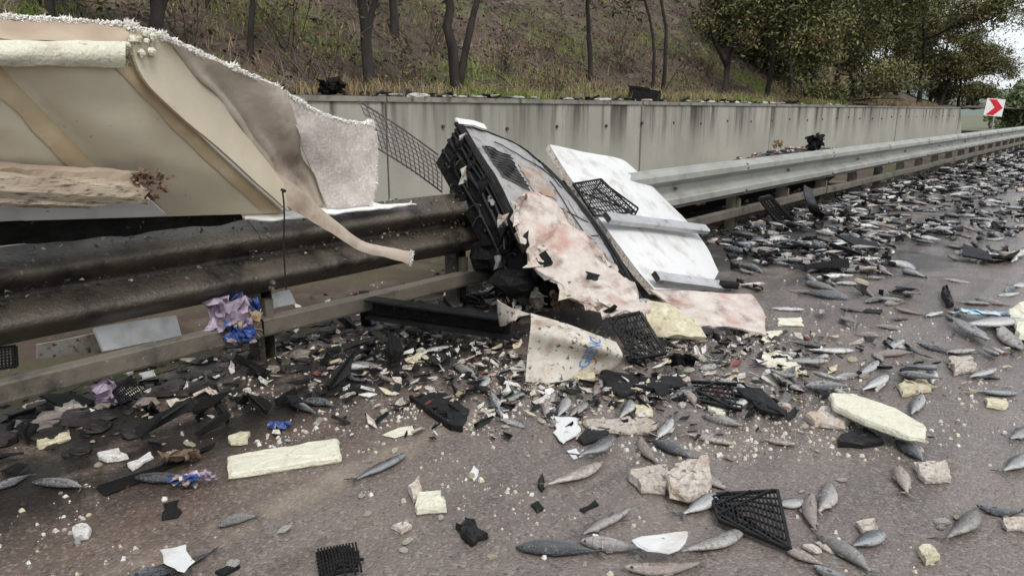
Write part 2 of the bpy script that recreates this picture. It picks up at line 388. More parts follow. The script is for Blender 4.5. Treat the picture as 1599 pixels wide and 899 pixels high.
# ------------------------------------------------------------------ retaining wall
wl = empty('retaining_wall', (WX, 10, 0), 'long stained concrete retaining wall behind the guardrail', 'wall')
jy = [-10.1+5.1*i for i in range(10)]
jy = [-10.0, -4.9, .2, 5.1, 10.2, 15.4, 20.5, 25.6, 30.6, WALL_END]
for i in range(len(jy)-1):
    a, b_ = jy[i]+.018, jy[i+1]-.018
    dx = rnd(-.012, .012)
    n = 14; G = []
    for k, z in enumerate((-.1, .3, .7, 1.1, 1.44)):
        G.append([(WX+dx+.006*nz((0, lerp(a, b_, j/n), z), 2), lerp(a, b_, j/n), z) for j in range(n+1)])
    m = MB(); m.sheet(G, .38); p = m.build('panel', 'concrete', wl)
    p.data.transform(Matrix.Translation(p.location + wl.location)); p.location = -wl.location
    m = MB(); m.sheet([[(WX+.022+dx+(.45 if r else 0)*-1, lerp(a, b_, j/n), 1.442+.012*nz((r, lerp(a, b_, j/n), 0), 3)+.055) for j in range(n+1)] for r in (0, 1)])
    m.box((WX-.43+dx, a, 1.441), (WX+.02+dx, b_, 1.495)); m.build('coping', 'concrete_cap', wl)
    if i: m = MB(); m.box((WX-.3, jy[i]-.02, 0), (WX-.03, jy[i]+.02, 1.43)); m.build('joint', 'rail_dark', wl)
weep = None
for k in range(34):
    y = -.3+k*1.05
    m = MB(); yj, zj = y+rnd(-.1, .1), 1.16+rnd(-.03, .03)
    m.tube([(WX-.02, yj, zj), (WX+.016, yj, zj)], [.022, .019], 8)
    m.build('weep_hole', 'rail_dark', wl)
m = MB(); m.sheet([[(WX+.03, WALL_END, -.1), (WX-.38, WALL_END, -.1)], [(WX+.03, WALL_END+1.4, -.1), (WX-.38, WALL_END+1.4, -.1)]])
tz = [(WX, WALL_END+.02), (WX, WALL_END+1.3)]
m = MB(); m.add([(WX, WALL_END+.02, -.1), (WX, WALL_END+1.4, -.1), (WX, WALL_END+.02, 1.44), (WX-.38, WALL_END+.02, -.1), (WX-.38, WALL_END+1.4, -.1), (WX-.38, WALL_END+.02, 1.44)],
      [(0, 1, 2), (5, 4, 3), (1, 4, 5, 2), (0, 2, 5, 3), (0, 3, 4, 1)])
m.build('end_wedge', 'concrete', wl)

# ------------------------------------------------------------------ guardrail
gr = empty('guardrail', (RX, 8, 0), 'long steel guardrail with corrugated beam and low box rail', 'guardrail')
prof = [(.802, -.004), (.796, .006), (.782, .012), (.752, .088), (.742, .096), (.688, .096), (.678, .090), (.630, .004), (.622, -.004), (.566, -.004),
        (.558, .004), (.512, .090), (.502, .096), (.446, .096), (.436, .088), (.404, .012), (.392, .006), (.385, -.004)]
prof_near = []
for k in range(29):                                # deep rounded corrugation
    t_ = k/28; wv = (.5-.5*math.cos(t_*4*math.pi)); prof_near.append((.802-.417*t_, -.006+.118*wv**.75 if 0 < k < 28 else -.010))
for i in range(-3, 17):
    y0 = 2.05+3.1*i; y1 = y0+3.1+.12
    near = i <= 0
    amp = .014 if near else .004
    n = 34 if i < 5 else 8
    G = []
    for z, d in (prof_near if near else prof):
        row = []
        for j in range(n+1):
            y = lerp(y0, y1, j/n)
            e = (.0042 if (n-j)/n*3.22 < .14 else 0)
            q = amp*nz((z*2, y*1.3, 0), 1.6, i) + amp*.4*nz((z*6, y*5, 0), 1.6, 3)
            zz = z + (amp*.8*nz((y, 0, 0), .9, 7) if near else 0)
            row.append((RX+d+e+q, y, zz))
        G.append(row)
    m = MB(); m.sheet([r[::-1] for r in G], .004)
    bm_ = m.build('beam', 'steel_dirty_shaded' if i <= 0 else 'steel_galv', gr, smooth=near)
    if i < 9:
        for z in (.755, .715, .46, .425):
            for yy in (.05,):
                y = y1-.065+rnd(-.004, .004); d = .082 if z in (.755, .425) else .096
                m = MB(); m.tube([(RX+d, y, z), (RX+d+.022, y, z)], [.016, .011], 6); m.build('bolt', 'bolt', bm_)
        m = MB(); y = (y0+y1)/2; m.tube([(RX-.004, y, .59), (RX+.03, y, .59)], [.019, .013], 6); m.build('bolt', 'bolt', bm_)
    # low box rail
    m = MB(); nn = 10; dd = rnd(-.004, .004)
    lo, hi = .155, .255
    def rz(y): return .016*nz((y, 0, 0), .5, 2)
    G = []
    for (dx_, z) in ((.0, hi), (.055, hi-.004), (.06, hi-.012), (.06, lo+.012), (.055, lo), (.0, lo)):
        G.append([(RX+.005+dd+dx_+.01*nz((y0+3.1*j/nn, z, 0), .8), y0+.01+3.085*j/nn, z+rz(y0+3.1*j/nn)) for j in range(nn+1)])
    m.sheet([g[::-1] for g in G], .004)
    m.build('low_rail', 'steel_low', gr)
    for q in (0, 1):
        y = y0+.06+1.55*q
        m = MB(); m.box((RX-.115, y-.05, -.05), (RX-.108, y+.05, .74)); m.box((RX-.108, y-.05, -.05), (RX-.004, y-.044, .74))
        m.box((RX-.108, y+.044, -.05), (RX-.004, y+.05, .74)); m.box((RX-.02, y-.044, -.05), (RX-.014, y-.01, .74))
        if i > -3: m.build('post', 'steel_dirty_shaded' if i <= 0 else 'steel_low', gr)
        if i > -3 and i < 8:
            m = MB(); m.bar((RX-.02, y+.01, .28), (RX+.03, y+.01, .28), .05, .14); m.build('bracket', 'steel_low', gr)

# grit caked on the near beams
m = MB()
for k in range(900):
    y = rnd(.6, 5.2) if k % 3 else rnd(2.0, 4.6); z, d = random.choice(((.60, .004), (.61, .008), (.585, .004), (.60, .02), (.79, .03), (.775, .05), (.64, .05), (.57, .04))); s_ = rnd(.003, .011)
    c_ = (RX+d+.006+rnd(-.006, .01), y, z+rnd(-.03, .03)); vs = [Vector(c_)+Vector((rnd(-1, 1)*.6, rnd(-1, 1)*1.6, rnd(-1, 1)))*s_ for _ in range(6)]
    m.add(vs, [(0, 1, 2), (0, 2, 3), (0, 3, 4), (1, 2, 5), (2, 3, 5), (3, 4, 5), (0, 4, 1), (4, 5, 1)], random.choices((0, 1), (5, 1))[0])
tag(m.build('grit', ['rail_dark', 'foam_dirty'], gr, centre=False), kind='stuff')
# ------------------------------------------------------------------ chevron sign
p = GX(1553, 168, -4.5)
sg = empty('chevron_sign', (p.x, p.y, 0), 'white road sign with red chevron arrow beyond the guardrail', 'sign')
hw = .31; rt = Vector((math.cos(R(28)), math.sin(R(28)), 0)); nrm = Vector((rt.y, -rt.x, 0)); zc = p.z
def sp(u, v, o=0):
    u, v = (u*math.cos(R(5))+v*math.sin(R(5)), v*math.cos(R(5))-u*math.sin(R(5))) if v > -1 else (u, v)
    return Vector((p.x, p.y, zc)) + rt*u + Vector((0, 0, v)) + nrm*o
m = MB(); m.sheet([[sp(-hw, hw, -.012), sp(0, hw, -.012), sp(hw, hw, -.012)], [sp(-hw, -hw, -.012), sp(0, -hw, -.012), sp(hw, -hw, -.012)]], .012); m.build('plate', 'sign_white', sg)
m = MB()
for s_ in (1, -1):
    m.add([sp(-.25, s_*.285, .004), sp(.02, s_*.285, .004), sp(.28, 0, .004), sp(.0, 0, .004)], [(0, 1, 2, 3) if s_ < 0 else (3, 2, 1, 0)])
m.build('arrow', 'sign_red', sg)
m = MB(); m.tube([sp(.02, .35, -.05), sp(.02, -zc-.05, -.05)], .035, 8); m.build('post', 'steel_galv', sg)

# ------------------------------------------------------------------ trees
random.seed(21)
LM = ['leaf_dark', 'leaf_mid', 'leaf_brown', 'leaf_yellow']
def leaf(mb, p, s, mi):
    a = Vector((rnd(-1, 1), rnd(-1, 1), rnd(-1, 1))).normalized(); b2 = a.orthogonal().normalized()
    b2 = (Matrix.Rotation(rnd(0, 6.28), 3, a) @ b2); n = a.cross(b2)
    mb.add([p-a*s, p+b2*s*.42+n*s*.12, p+a*s, p-b2*s*.42+n*s*.12], [(0, 1, 2, 3)], mi)
def tree(base, top, rad, label, forks=(), leaves=0, wts=(5, 3, 2, 1), spread=1., lsize=.045, low=.35, name='tree', group=None, clumps=40, crown_mats=LM, droop=0.):
    base = Vector(base); top = Vector(top)
    t = empty(name, base, label, 'tree', group)
    H = (top-base).length
    side = Vector((rnd(-1, 1), rnd(-1, 1), 0))*.05*H
    pts = curve([base-Vector((0, 0, .15)), lerp(base, top, .33)+side, lerp(base, top, .66)-side*.6, top], 12)
    for p_ in pts[2:]: p_ += Vector((rnd(-1, 1), rnd(-1, 1), 0))*rad*.35
    tm = MB(); tm.tube(pts, [rad*(1.25 if i == 0 else 1)*(1-.75*i/11) for i in range(12)], 8)
    tm.build('trunk', 'bark', t, smooth=True)
    tips = []
    bm_ = MB()
    def branch(p0, d, ln, r, lev):
        q = [p0]
        for k in range(4):
            d = (d + Vector((rnd(-1, 1), rnd(-1, 1), rnd(-.5, .7)-droop*.6))*.28).normalized(); q.append(q[-1]+d*ln/4)
        bm_.tube(q, [r*(1-.7*k/4) for k in range(5)], 5 if lev < 2 else 4, cap=False)
        tips.extend(q[2:])
        if lev < 2:
            for k in range(3 if lev else 4):
                s = random.choice(q[1:]); branch(s, (d + Vector((rnd(-1, 1), rnd(-1, 1), rnd(-.6, .8)))*.9).normalized(), ln*rnd(.4, .65), r*.5, lev+1)
    for f in forks:      # explicit forks: (fraction, world tip, radius)
        s = pts[int(f[0]*11)]; e = Vector(f[1]); q = curve([s, lerp(s, e, .5)+Vector((rnd(-.1, .1), rnd(-.1, .1), .08)), e], 7)
        lb_ = MB(); lb_.tube(q, [f[2]*(1-.6*k/6) for k in range(7)], 6); lb_.build('limb', 'bark', t, smooth=True); tips.extend(q[4:])
    nb = max(4, int(spread*5))
    for k in range(nb):
        s = pts[int(lerp(low, .98, k/(nb-1))*11)]
        an = rnd(0, 6.28); branch(s, Vector((math.cos(an), math.sin(an), rnd(.1, .7)-droop)).normalized(), H*rnd(.26, .44)*spread, rad*.38, 0)
    tag(bm_.build('branches', 'bark', t, smooth=True), kind='stuff')
    if leaves:
        lm = MB()
        cl = [random.choice(tips)+Vector((rnd(-1, 1), rnd(-1, 1), rnd(-1, 1)))*.12*spread for _ in range(clumps)]
        for c_ in cl:
            rr = rnd(.16, .55)*spread; mi0 = random.choices(range(4), wts)[0]
            for _ in range(leaves//clumps):
                v = Vector((random.gauss(0, 1), random.gauss(0, 1), random.gauss(0, .7)))*rr*.6
                mi = mi0 if random.random() < .65 else random.choices(range(4), wts)[0]
                if name == 'tree' and group != 'far trees past the bend' and ((c_+v).x > -6.7 and (c_+v).z < 1.95 or (c_+v).z < 1.62): continue
                leaf(lm, c_+v, lsize*rnd(.6, 1.5), mi)
        lm.build('crown', crown_mats, t)
    return t
def hp(x, y, X):
    """point on the hillside seen at pixel column x, at distance X from the road line"""
    q = GX(x, y, X); return Vector((q.x, q.y, hz(q.x, q.y)))
def up(x, y, X): return GX(x, y, X)
def T(xb, X, xt, yt, rad, label, **k):
    b = hp(xb, 140, X); e = GX(xt, yt, X-k.pop('back', .2)); return tree(b, e, rad, label, **k)
bare = dict(leaves=900, wts=(3, 3, 2, 1), clumps=30, low=.55, spread=.8, group='roadside trees above the wall')
T(580, -7.4, 552, -170, .085, 'dark leaning bare trunk nearest the torn cream panel', forks=[(.35, up(625, -60, -7.5), .05)], **bare)
T(716, -7.2, 690, -170, .085, 'dark trunk forking into a wide V above the wall', forks=[(.12, up(775, -90, -7.1), .06)], **bare)
T(922, -8.0, 913, -150, .055, 'single slim upright trunk in the middle of the slope', **bare)
T(1018, -7.6, 1000, -140, .038, 'thin pale-leaning sapling left of its twin above the black crate', **bare)
T(1034, -7.5, 1030, -150, .046, 'thin upright sapling directly beside the black crate', forks=[(.15, up(1090, 60, -7.6), .02)], **bare)
T(395, -8.2, 400, -120, .045, 'slim trunk on the grassy bank behind the torn panel', **bare)
T(245, -8.0, 215, -140, .10, 'thick dark trunk at the top edge above the torn panel', forks=[(.3, up(270, -80, -8.), .05)], **bare)
T(85, -8.5, 70, -120, .06, 'trunk nearest the photo\'s top-left corner', **bare)
T(335, -9.5, 320, -120, .035, 'thin stem higher up the bank behind the grass', **bare)
T(620, -9.2, 605, -120, .08, 'shaded trunk standing upslope behind the leaning trunk', **bare)
T(1130, -7.6, 1165, -30, .085, 'crooked dark trunk leaning toward the leafy trees', forks=[(.3, up(1105, 30, -7.8), .05)], leaves=3600, wts=(4, 3, 2, 2), clumps=60, low=.4, spread=.9, group='roadside trees above the wall')
lf = dict(group='leafy trees along the wall')
T(1196, -7.1, 1193, -80, .075, 'upright leafy tree at the near end of the tree row', leaves=26000, wts=(4, 4, 1, 3), clumps=120, low=.3, spread=1.05, droop=.15, **lf)
T(1270, -8.6, 1285, -110, .09, 'dense dark green tree filling the middle of the row', leaves=30000, wts=(6, 4, 1.2, 2), clumps=130, low=.12, spread=1.25, droop=.2, lsize=.045, **lf)
T(1335, -7.8, 1340, -100, .08, 'dark tree with low branches over the dry grass', leaves=30000, wts=(6, 4, 1.2, 2), clumps=130, low=.12, spread=1.15, droop=.2, lsize=.045, **lf)
T(1400, -8.4, 1395, -90, .10, 'tree with reddish brown leaves before the pale gap', leaves=32000, wts=(5, 4, 2.5, 1.5), clumps=120, low=.25, spread=1.0, droop=.1, lsize=.05, **lf)
T(1437, -7.2, 1450, -70, .10, 'tall tree spreading its crown over the wall end', leaves=44000, wts=(5, 4, 2.5, 1.5), clumps=150, low=.25, spread=1.3, droop=0., lsize=.06, **lf)
T(1470, -8.0, 1490, 30, .10, 'outermost rusty leaved tree leaning toward the open sky', leaves=38000, wts=(4, 4, 3.5, 1.5), clumps=120, low=.18, spread=1.35, droop=.05, lsize=.062, **lf)
for i, (px, X, yt, lb) in enumerate(((1235, -7.9, -60, 'shadowed green tree behind the near leafy tree'), (1300, -7.2, -40, 'low spreading dark tree right above the wall streaks'), (1375, -10.5, -60, 'dark tree upslope between the reddish and low trees'),
        (1160, -9.5, -60, 'leafy tree upslope behind the crooked trunk'), (1255, -11.5, -70, 'tall dark tree high on the slope behind the row'), (1330, -11, -80, 'second tall dark tree high on the slope behind the row'), (1420, -10.0, -60, 'half hidden tree behind the reddish brown one'), (1455, -9.0, -40, 'shaded tree behind the tall spreading one'), (1500, -7.4, 70, 'lower tree overhanging the end of the wall'))):
    T(px, X, px+rnd(-8, 8), yt, .08, lb, leaves=25000, wts=(6, 4, 1.5, 2), clumps=130, low=.12, spread=1.2, droop=.2, lsize=.05, **lf)
b_ = Vector((-11, 62, -.1))
for i, (px, X, yt) in enumerate(((1575, -9, 158), (1598, -7.0, 162))):
    q = GX(px, 176, X); e = GX(px, yt-8, X)
    tree((q.x, q.y, -.06), e, .14, ('pale green far tree behind the chevron sign', 'pale green far tree at the right photo edge')[i], leaves=5000, wts=(4, 2, 1, 1), clumps=60, low=.2, spread=1.3, lsize=.16,
         crown_mats=['far_leaf', 'far_leaf', 'leaf_mid', 'far_leaf'], group='far trees past the bend')
# dead trees/shrubs on the slope and bramble stems
def shrub(x, X, h, label, n=14, leaves=250):
    b = hp(x, 140, X); t = empty('shrub', b, label, 'shrub', 'dry shrubs on the bank'); m = MB(); tips = []
    for k in range(n):
        d = Vector((rnd(-1, 1), rnd(-1, 1), rnd(.7, 1.6))).normalized(); q = [b+Vector((rnd(-.12, .12), rnd(-.12, .12), -.03))]
        for j in range(5):
            d = (d+Vector((rnd(-1, 1), rnd(-1, 1), rnd(-.6, .4)))*.22).normalized(); q.append(q[-1]+d*h/5*rnd(.7, 1.2))
        m.tube(q, [.008*(1-.15*j) for j in range(6)], 4, cap=False); tips += q[2:]
    m.build('stems', 'twig', t)
    l = MB()
    for _ in range(leaves): leaf(l, random.choice(tips)+Vector((rnd(-1, 1), rnd(-1, 1), rnd(-1, 1)))*.06, .03*rnd(.6, 1.4), random.choices(range(4), (2, 2, 5, 2))[0])
    l.build('leaves', LM, t)
for x, X, h, lb in ((640, -7.6, .9, 'dry reddish shrub between the leaning trunk and forked trunk'), (790, -8.2, .8, 'twiggy brown shrub right of the forked trunk'),
                    (850, -8.6, 1.0, 'leggy shrub left of the slim upright trunk'), (980, -8.4, .8, 'low dry shrub behind the twin saplings'),
                    (500, -7.9, 1.1, 'arching bare bramble above the torn panel edge'), (1075, -7.4, .7, 'bent dead bramble beside the black crate'),
                    (1250, -6.9, .6, 'straw coloured bush under the dark trees'), (450, -8.6, 1.5, 'tall bare brush behind the torn panel edge'), (680, -8.8, 1.5, 'tall bare brush upslope of the forked trunk'),
                    (870, -7.6, .7, 'low bare brush right of the twiggy shrub'), (960, -9.2, 1.6, 'tall tangled brush upslope of the twin saplings'), (1100, -8.6, 1.4, 'tangled dead brush left of the crooked trunk'), (300, -8.4, 1.3, 'bare brush above the folded panel corner')):
    shrub(x, X, h, lb)

# grass on the bank
random.seed(5)
def grass(name, label, mname, n, fn, hh):
    m = MB(); k = 0
    while k < n:
        x, y, dn = fn()
        if random.random() > dn: continue
        b = Vector((x, y, hz(x, y)-.01)); h = hh*rnd(.5, 1.3); an = rnd(0, 6.28); wv = Vector((math.cos(an), math.sin(an), 0))*.006
        l1 = Vector((rnd(-1, 1), rnd(-1, 1), 0))*h*.25; l2 = l1*2.6
        m.add([b-wv, b+wv, b+l1+Vector((0, 0, h*.6))+wv*.7, b+l1+Vector((0, 0, h*.6))-wv*.7, b+l2+Vector((0, 0, h*rnd(.7, 1)))], [(0, 1, 2, 3), (3, 2, 4)]); k += 1
    tag(m.build(name, mname, centre=False), label, 'grass', None, 'stuff')
def gpos():
    x = -6.45-abs(random.gauss(0, 2.0)); y = rnd(0, 24)
    return x, y, min(1, max(0, .15+3.4*nz((x, y, 0), .42, 3)))
def gdry():
    x = -6.42-abs(random.gauss(0, 1.7)); y = rnd(0, 34)
    return x, y, min(1, max(.15, .6-1.6*nz((x, y, 0), .55, 3)))
grass('green_grass', 'fresh green grass patches on the bank above the wall', 'grass_green', 27000, gpos, .14)
grass('dry_grass', 'straw coloured dry grass along the bank', 'grass_dry', 17000, gdry, .22)
m = MB()
for _ in range(16000):
    y = rnd(-2, 28); x = -6.5-rnd(0, 9)*random.random()**.7
    leaf(m, Vector((x, y, hz(x, y)+.015)), .05*rnd(.5, 1.3), random.choices((0, 1, 2), (5, 3, 2))[0])
tag(m.build('leaf_litter', ['litter', 'twig', 'leaf_brown'], centre=False), 'brown fallen leaves covering the slope', 'leaves', None, 'stuff')
m = MB()
for k in range(420):
    y = rnd(-1, 26); x = -7.2-rnd(0, 8); s_ = .03+.12*random.random()**2.5
    p_ = Vector((x, y, hz(x, y)+s_*.2)); vs = [p_+Vector((rnd(-1, 1), rnd(-1, 1), rnd(-.5, .7))).normalized()*s_*rnd(.7, 1.1) for _ in range(9)]
    m.add(vs, [(0, 1, 2), (2, 1, 3), (3, 4, 2), (4, 5, 0), (0, 5, 6), (6, 7, 1), (1, 0, 6), (7, 8, 3), (3, 1, 7), (8, 4, 3), (4, 8, 5), (5, 8, 7), (5, 7, 6), (2, 4, 0)])
tag(m.build('rubble', 'stone', centre=False), 'loose stones lying on the brown slope', 'stones', None, 'stuff')
m = MB()
for _ in range(2000):
    y = rnd(-1, 27); x = -6.8-rnd(0, 7); z = hz(x, y)
    a = rnd(0, 6.28); l = rnd(.2, .9); d = Vector((math.cos(a), math.sin(a), 0))
    e = Vector((x, y, 0))+d*l; e.z = hz(e.x, e.y)+.03+rnd(0, .15)
    c_ = lerp(Vector((x, y, z+.02)), e, .5)+Vector((0, 0, .05))
    m.tube([(x, y, z+.01), c_, e], [.012, .009, .004], 4, cap=False)
tag(m.build('fallen_twigs', 'twig', centre=False), 'dead twigs and branches strewn over the slope', 'twigs', None, 'stuff')
# ------------------------------------------------------------------ the torn insulated panel on the left
base = GX(250, 335, -3.5)
tp = empty('insulated_panel', (base.x, base.y, .8), 'huge torn cream insulated trailer panel draped over the guardrail', 'panel')
Xt, Xb = -3.02, -3.44
def shear(u, v):
    """underside of the panel: u along, v from the cut end (0) down to the barrier (1)"""
    a = lerp(Vector((-420, 96, 0)), Vector((208, 104, 0)), u); b = lerp(Vector((-190, 352, 0)), Vector((446, 332, 0)), u)
    q = lerp(a, b, v); q = q + Vector((0, 10*math.sin(v*3.1)*(u-.3), 0))
    return q
def under(u, v, off=0.):
    q = shear(u, v); X = lerp(Xt, Xb, v) + .05*math.sin(v*3.0)*.8 + .012*nz((u*3, v*3, 0), 2.) + .045*abs(math.sin((u+.005)/.335*math.pi))**.6 - .03 + off
    return GX(q.x, q.y, X)
m = MB(); m.sheet([[under(j/30, i/16) for j in range(31)] for i in range(17)][::-1], .05); m.build('underside', 'panel_cream', tp, smooth=True)
for u in (.33, .665, .99):                       # glue seams
    wd = .085 if u < .9 else .05
    G = [[under(u-wd*(.8+.22*nz((u, i*.3, 0), 1))*(1-j/2) + .0*j, i/20, .007*math.sin(j*math.pi/2)+.006) for j in range(3)] for i in range(21)]
    m = MB(); m.sheet(G[::-1], .006); m.build('glue_seam', 'glue', tp, smooth=True)
# white foam core showing at the cut end, tan skin above it
def foam_end(x, t): # t 0 bottom .. 1 top
    y = lerp(104, 64, t)+3*nz((x*.01, t, 0), 2)
    return GX(x, y+ (x-100)*.012, -2.975+.03*math.sin(t*3.1)+.01*nz((x*.02, t*2, 4), 1))
m = MB(); m.sheet([[foam_end(-420+j*(196+420)/40, i/5) for j in range(41)] for i in range(6)], .06); m.build('foam_core', 'foam_bright', tp, smooth=True)
for x0, x1 in ((8, 26),):
    pass
def lip(x, t):
    return GX(x, lerp(66, 33, t)+(x-100)*.06+3*nz((x*.02, 0, 0), 1), lerp(-3.0, -3.10, t)+.02*nz((x*.015, t*2, 9), 1))
m = MB(); m.sheet([[lip(-420+j*(210+420)/40, i/4) for j in range(41)] for i in range(5)], .03); m.build('outer_skin', 'panel_tan', tp, smooth=True)
m = MB()    # broken white corner knob
for k in range(16):
    c_ = GX(rnd(196, 240), rnd(52, 84), -2.985+rnd(-.03, .02)); r_ = rnd(.010, .022)
    vs = [c_+Vector((math.sin(a)*math.cos(b), math.sin(a)*math.sin(b), math.cos(a)))*r_*rnd(.7, 1.2) for a in (.5, 1.3, 2.0, 2.7) for b in (0, 1.05, 2.1, 3.15, 4.2, 5.25)]
    m.add(vs, [(i*6+j, i*6+(j+1) % 6, (i+1)*6+(j+1) % 6, (i+1)*6+j) for i in range(3) for j in range(6)]+[tuple(range(6)), tuple(range(18, 24))])
tag(m.build('foam_corner', 'foam_bright', tp), kind='stuff')
# bent side sheet and the fibrous flap
cols = [[(199, 44, -2.99), (226, 130, -3.02), (338, 232, -3.19), (448, 330, -3.40)],
        [(262, 56, -3.03), (328, 138, -3.18), (398, 232, -3.34), (468, 322, -3.44)],
        [(345, 92, -3.12), (374, 165, -3.26), (430, 245, -3.40), (488, 322, -3.47)],
        [(440, 148, -3.24), (462, 205, -3.30), (485, 262, -3.42), (510, 322, -3.47)],
        [(520, 186, -3.38), (532, 230, -3.42), (540, 278, -3.46), (545, 322, -3.47)],
        [(582, 194, -3.50), (588, 235, -3.50), (586, 280, -3.49), (578, 320, -3.47)]]
rows = [[GX(*cols[j][i]) for j in range(3)] for i in range(4)]
G0 = patch([[GX(*cols[j][i]) for j in (0, 1)] for i in range(4)], 8, 24, .004, 5, 2)
m = MB(); m.sheet(G0, .012); m.build('bent_corner', 'panel_cream', tp, smooth=True)
G1 = patch([[GX(*cols[j][i]) for j in (1, 2, 3)] for i in range(4)], 30, 30, .03, 4, 2)
for i in range(30):
    for j in range(30): G1[i][j] = G1[i][j]+Vector((.6, -.5, .2))*(.012*math.sin(j*.55+i*.06)*min(1, j/4, (29-j)/4))
m = MB(); m.sheet(G1, .012); m.build('side_sheet', 'panel_side', tp, smooth=True)
G2 = patch([[GX(cols[j][i][0], cols[j][i][1], cols[j][i][2]+.012) for j in range(3, 6)] for i in range(4)], 26, 26, .01, 9, 5)
for i in range(26):                                # ragged outer edge
    for k in (1, 2): G2[i][-k] = G2[i][-k] + (G2[i][-k]-G2[i][-k-3])*(.5*nz((i*.9, k, 0), 1)+.25*nz((i*2.3, 0, 0), 1))
m = MB(); m.sheet(G2, .008); m.build('fibre_flap', 'fibre_flap', tp, smooth=True)
# hanging strip
sp_ = curve([GX(412, 276, -3.44), GX(470, 318, -3.37), GX(516, 352, -3.24), GX(560, 383, -3.2), GX(600, 393, -3.17), GX(638, 402, -3.15)], 26)
wd = [.15, .12, .075, .055, .055, .075]
G = [[], [], [], []]
for i, p_ in enumerate(sp_):
    w_ = wd[min(int(i/5), 5)]; w_ = lerp(w_, wd[min(int(i/5)+1, 5)], (i % 5)/5)*(1+.15*nz((i*.8, 0, 0), 1))
    for k in range(4):
        G[k].append(p_+Vector((.02*math.sin(k), -.22*(k/3-.5)*w_, -(k/3-.5)*w_*.95)) + Vector((.018*(k-1.5)**2*.3, 0, 0)))
m = MB(); m.sheet(G, .007); m.build('hanging_strip', 'panel_side', tp, smooth=True)
# white torn fibres along the edges
def fringe(pts, n, ln, dirs, name='torn_fibres', w0=.006):
    m = MB(); c_ = curve(pts, 200)
    for _ in range(n):
        k = rnd(0, 198.9); i = int(k); p_ = lerp(c_[i], c_[i+1], k-i)
        cl = .25+max(0, nz((k*.11, 0, 0), 1)+.15)*2.6+.5*max(0, nz((k*.6, 3, 0), 1))
        d = (Vector(dirs)+Vector((rnd(-1, 1), rnd(-1, 1), rnd(-1, 1)))*.75).normalized()*ln*rnd(.3, 1.1)*cl
        a = d.orthogonal().normalized()*w0*rnd(.5, 1.3)
        a = Matrix.Rotation(rnd(0, 6.28), 3, d.normalized()) @ a
        b2 = d.normalized().cross(a)
        p_ = p_ - d*.35 + Vector((rnd(-1, 1), rnd(-1, 1), rnd(-1, 1)))*.010
        m.add([p_+a, p_-a*.5+b2*.8, p_-a*.5-b2*.8, p_+d*.6+a*.8, p_+d*.6-a*.4+b2*.6, p_+d*.6-a*.4-b2*.6, p_+d*1.35+Vector((0, 0, -.2*ln*rnd(0, 1)))],
              [(0, 1, 4, 3), (1, 2, 5, 4), (2, 0, 3, 5), (3, 4, 6), (4, 5, 6), (5, 3, 6)])
    tag(m.build(name, 'fibre_white', tp), kind='stuff')
fringe([lip(x, 1) for x in (-420, -200, 0, 100, 205)], 2600, .013, (.2, 0, .7), w0=.0042)
fringe([G0[0][0], G0[0][4]] + [G1[0][j] for j in (0, 5, 10, 16, 22, 29)] + [G2[0][j] for j in (8, 16, 25)], 5200, .016, (.3, .2, .6), w0=.0048)
fringe([G2[i][25] for i in (0, 6, 12, 18, 25)], 1300, .011, (.1, .8, .1), w0=.003)
fringe([G[k][25] for k in range(4)], 260, .012, (.1, .8, -.2), w0=.003)
# splintered batten below, brown burst foam at its end
def batten(xa, ya, xb, yb, X, h, dep, mname, name, o):
    a, b = GX(xa, ya, X), GX(xb, yb, X-.02); G = []
    for k in range(4):
        row = []
        for j in range(25):
            t = j/24; p_ = lerp(a, b, t)+Vector((0, 0, h*(.5-k/3)))
            e = nz((j*.25, k*1.3, o), 1)*.008 + rnd(-1, 1)*.0022
            row.append(p_+Vector((dep*(.5 if k in (1, 2) else 0)+e, (rnd(-.06, .05) if j in (0, 24) else 0), e*.6)))
        G.append(row)
    m = MB(); m.sheet(G, .03); return m.build(name, mname, tp)
batten(-260, 274, 232, 302, -3.18, .06, .03, 'wood', 'splintered_batten', 3)
batten(-200, 260, 215, 279, -3.21, .022, .02, 'panel_tan', 'splintered_batten', 8)
batten(-240, 300, 150, 312, -3.19, .02, .02, 'wood', 'splintered_batten', 5)
m = MB()
for k in range(90):
    c_ = GX(min(random.gauss(226, 18), 262), random.gauss(286, 11), -3.19+rnd(-.03, .03)); a = Vector((rnd(-1, 1), rnd(-1, 1), rnd(-1, 1))).normalized()
    m.bar(c_, c_+a*rnd(.01, .035), rnd(.006, .02), rnd(.004, .012))
tag(m.build('burst_foam', 'foam_brown', tp), kind='stuff')
# lower grey inner sheet resting on the beam
m = MB(); m.sheet(patch([[GX(-300, 285, -3.30), GX(0, 292, -3.30), (GX(232, 310, -3.33))], [GX(-300, 350, -3.40), GX(0, 345, -3.40), GX(262, 336, -3.42)]], 22, 6, .006, 5, 1)[::-1], .01)
m.build('inner_sheet', 'skin_white', tp, smooth=True)
m = MB(); m.sheet(patch([[GX(375, 330, -3.46), GX(470, 325, -3.5), GX(590, 318, -3.52)], [GX(385, 342, -3.41), GX(470, 338, -3.41), GX(650, 318, -3.45)]], 26, 5, .018, 9, 4)[::-1], .008)
m.build('crushed_edge', 'fibre_white', tp, smooth=True)
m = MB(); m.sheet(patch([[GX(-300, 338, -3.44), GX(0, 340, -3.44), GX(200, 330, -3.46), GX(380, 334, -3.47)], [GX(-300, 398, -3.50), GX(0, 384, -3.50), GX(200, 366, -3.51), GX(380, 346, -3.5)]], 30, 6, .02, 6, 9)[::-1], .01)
m.build('shade_strip', 'black_burnt', tp)  # black sheet standing in for the panel's shade along the rail top
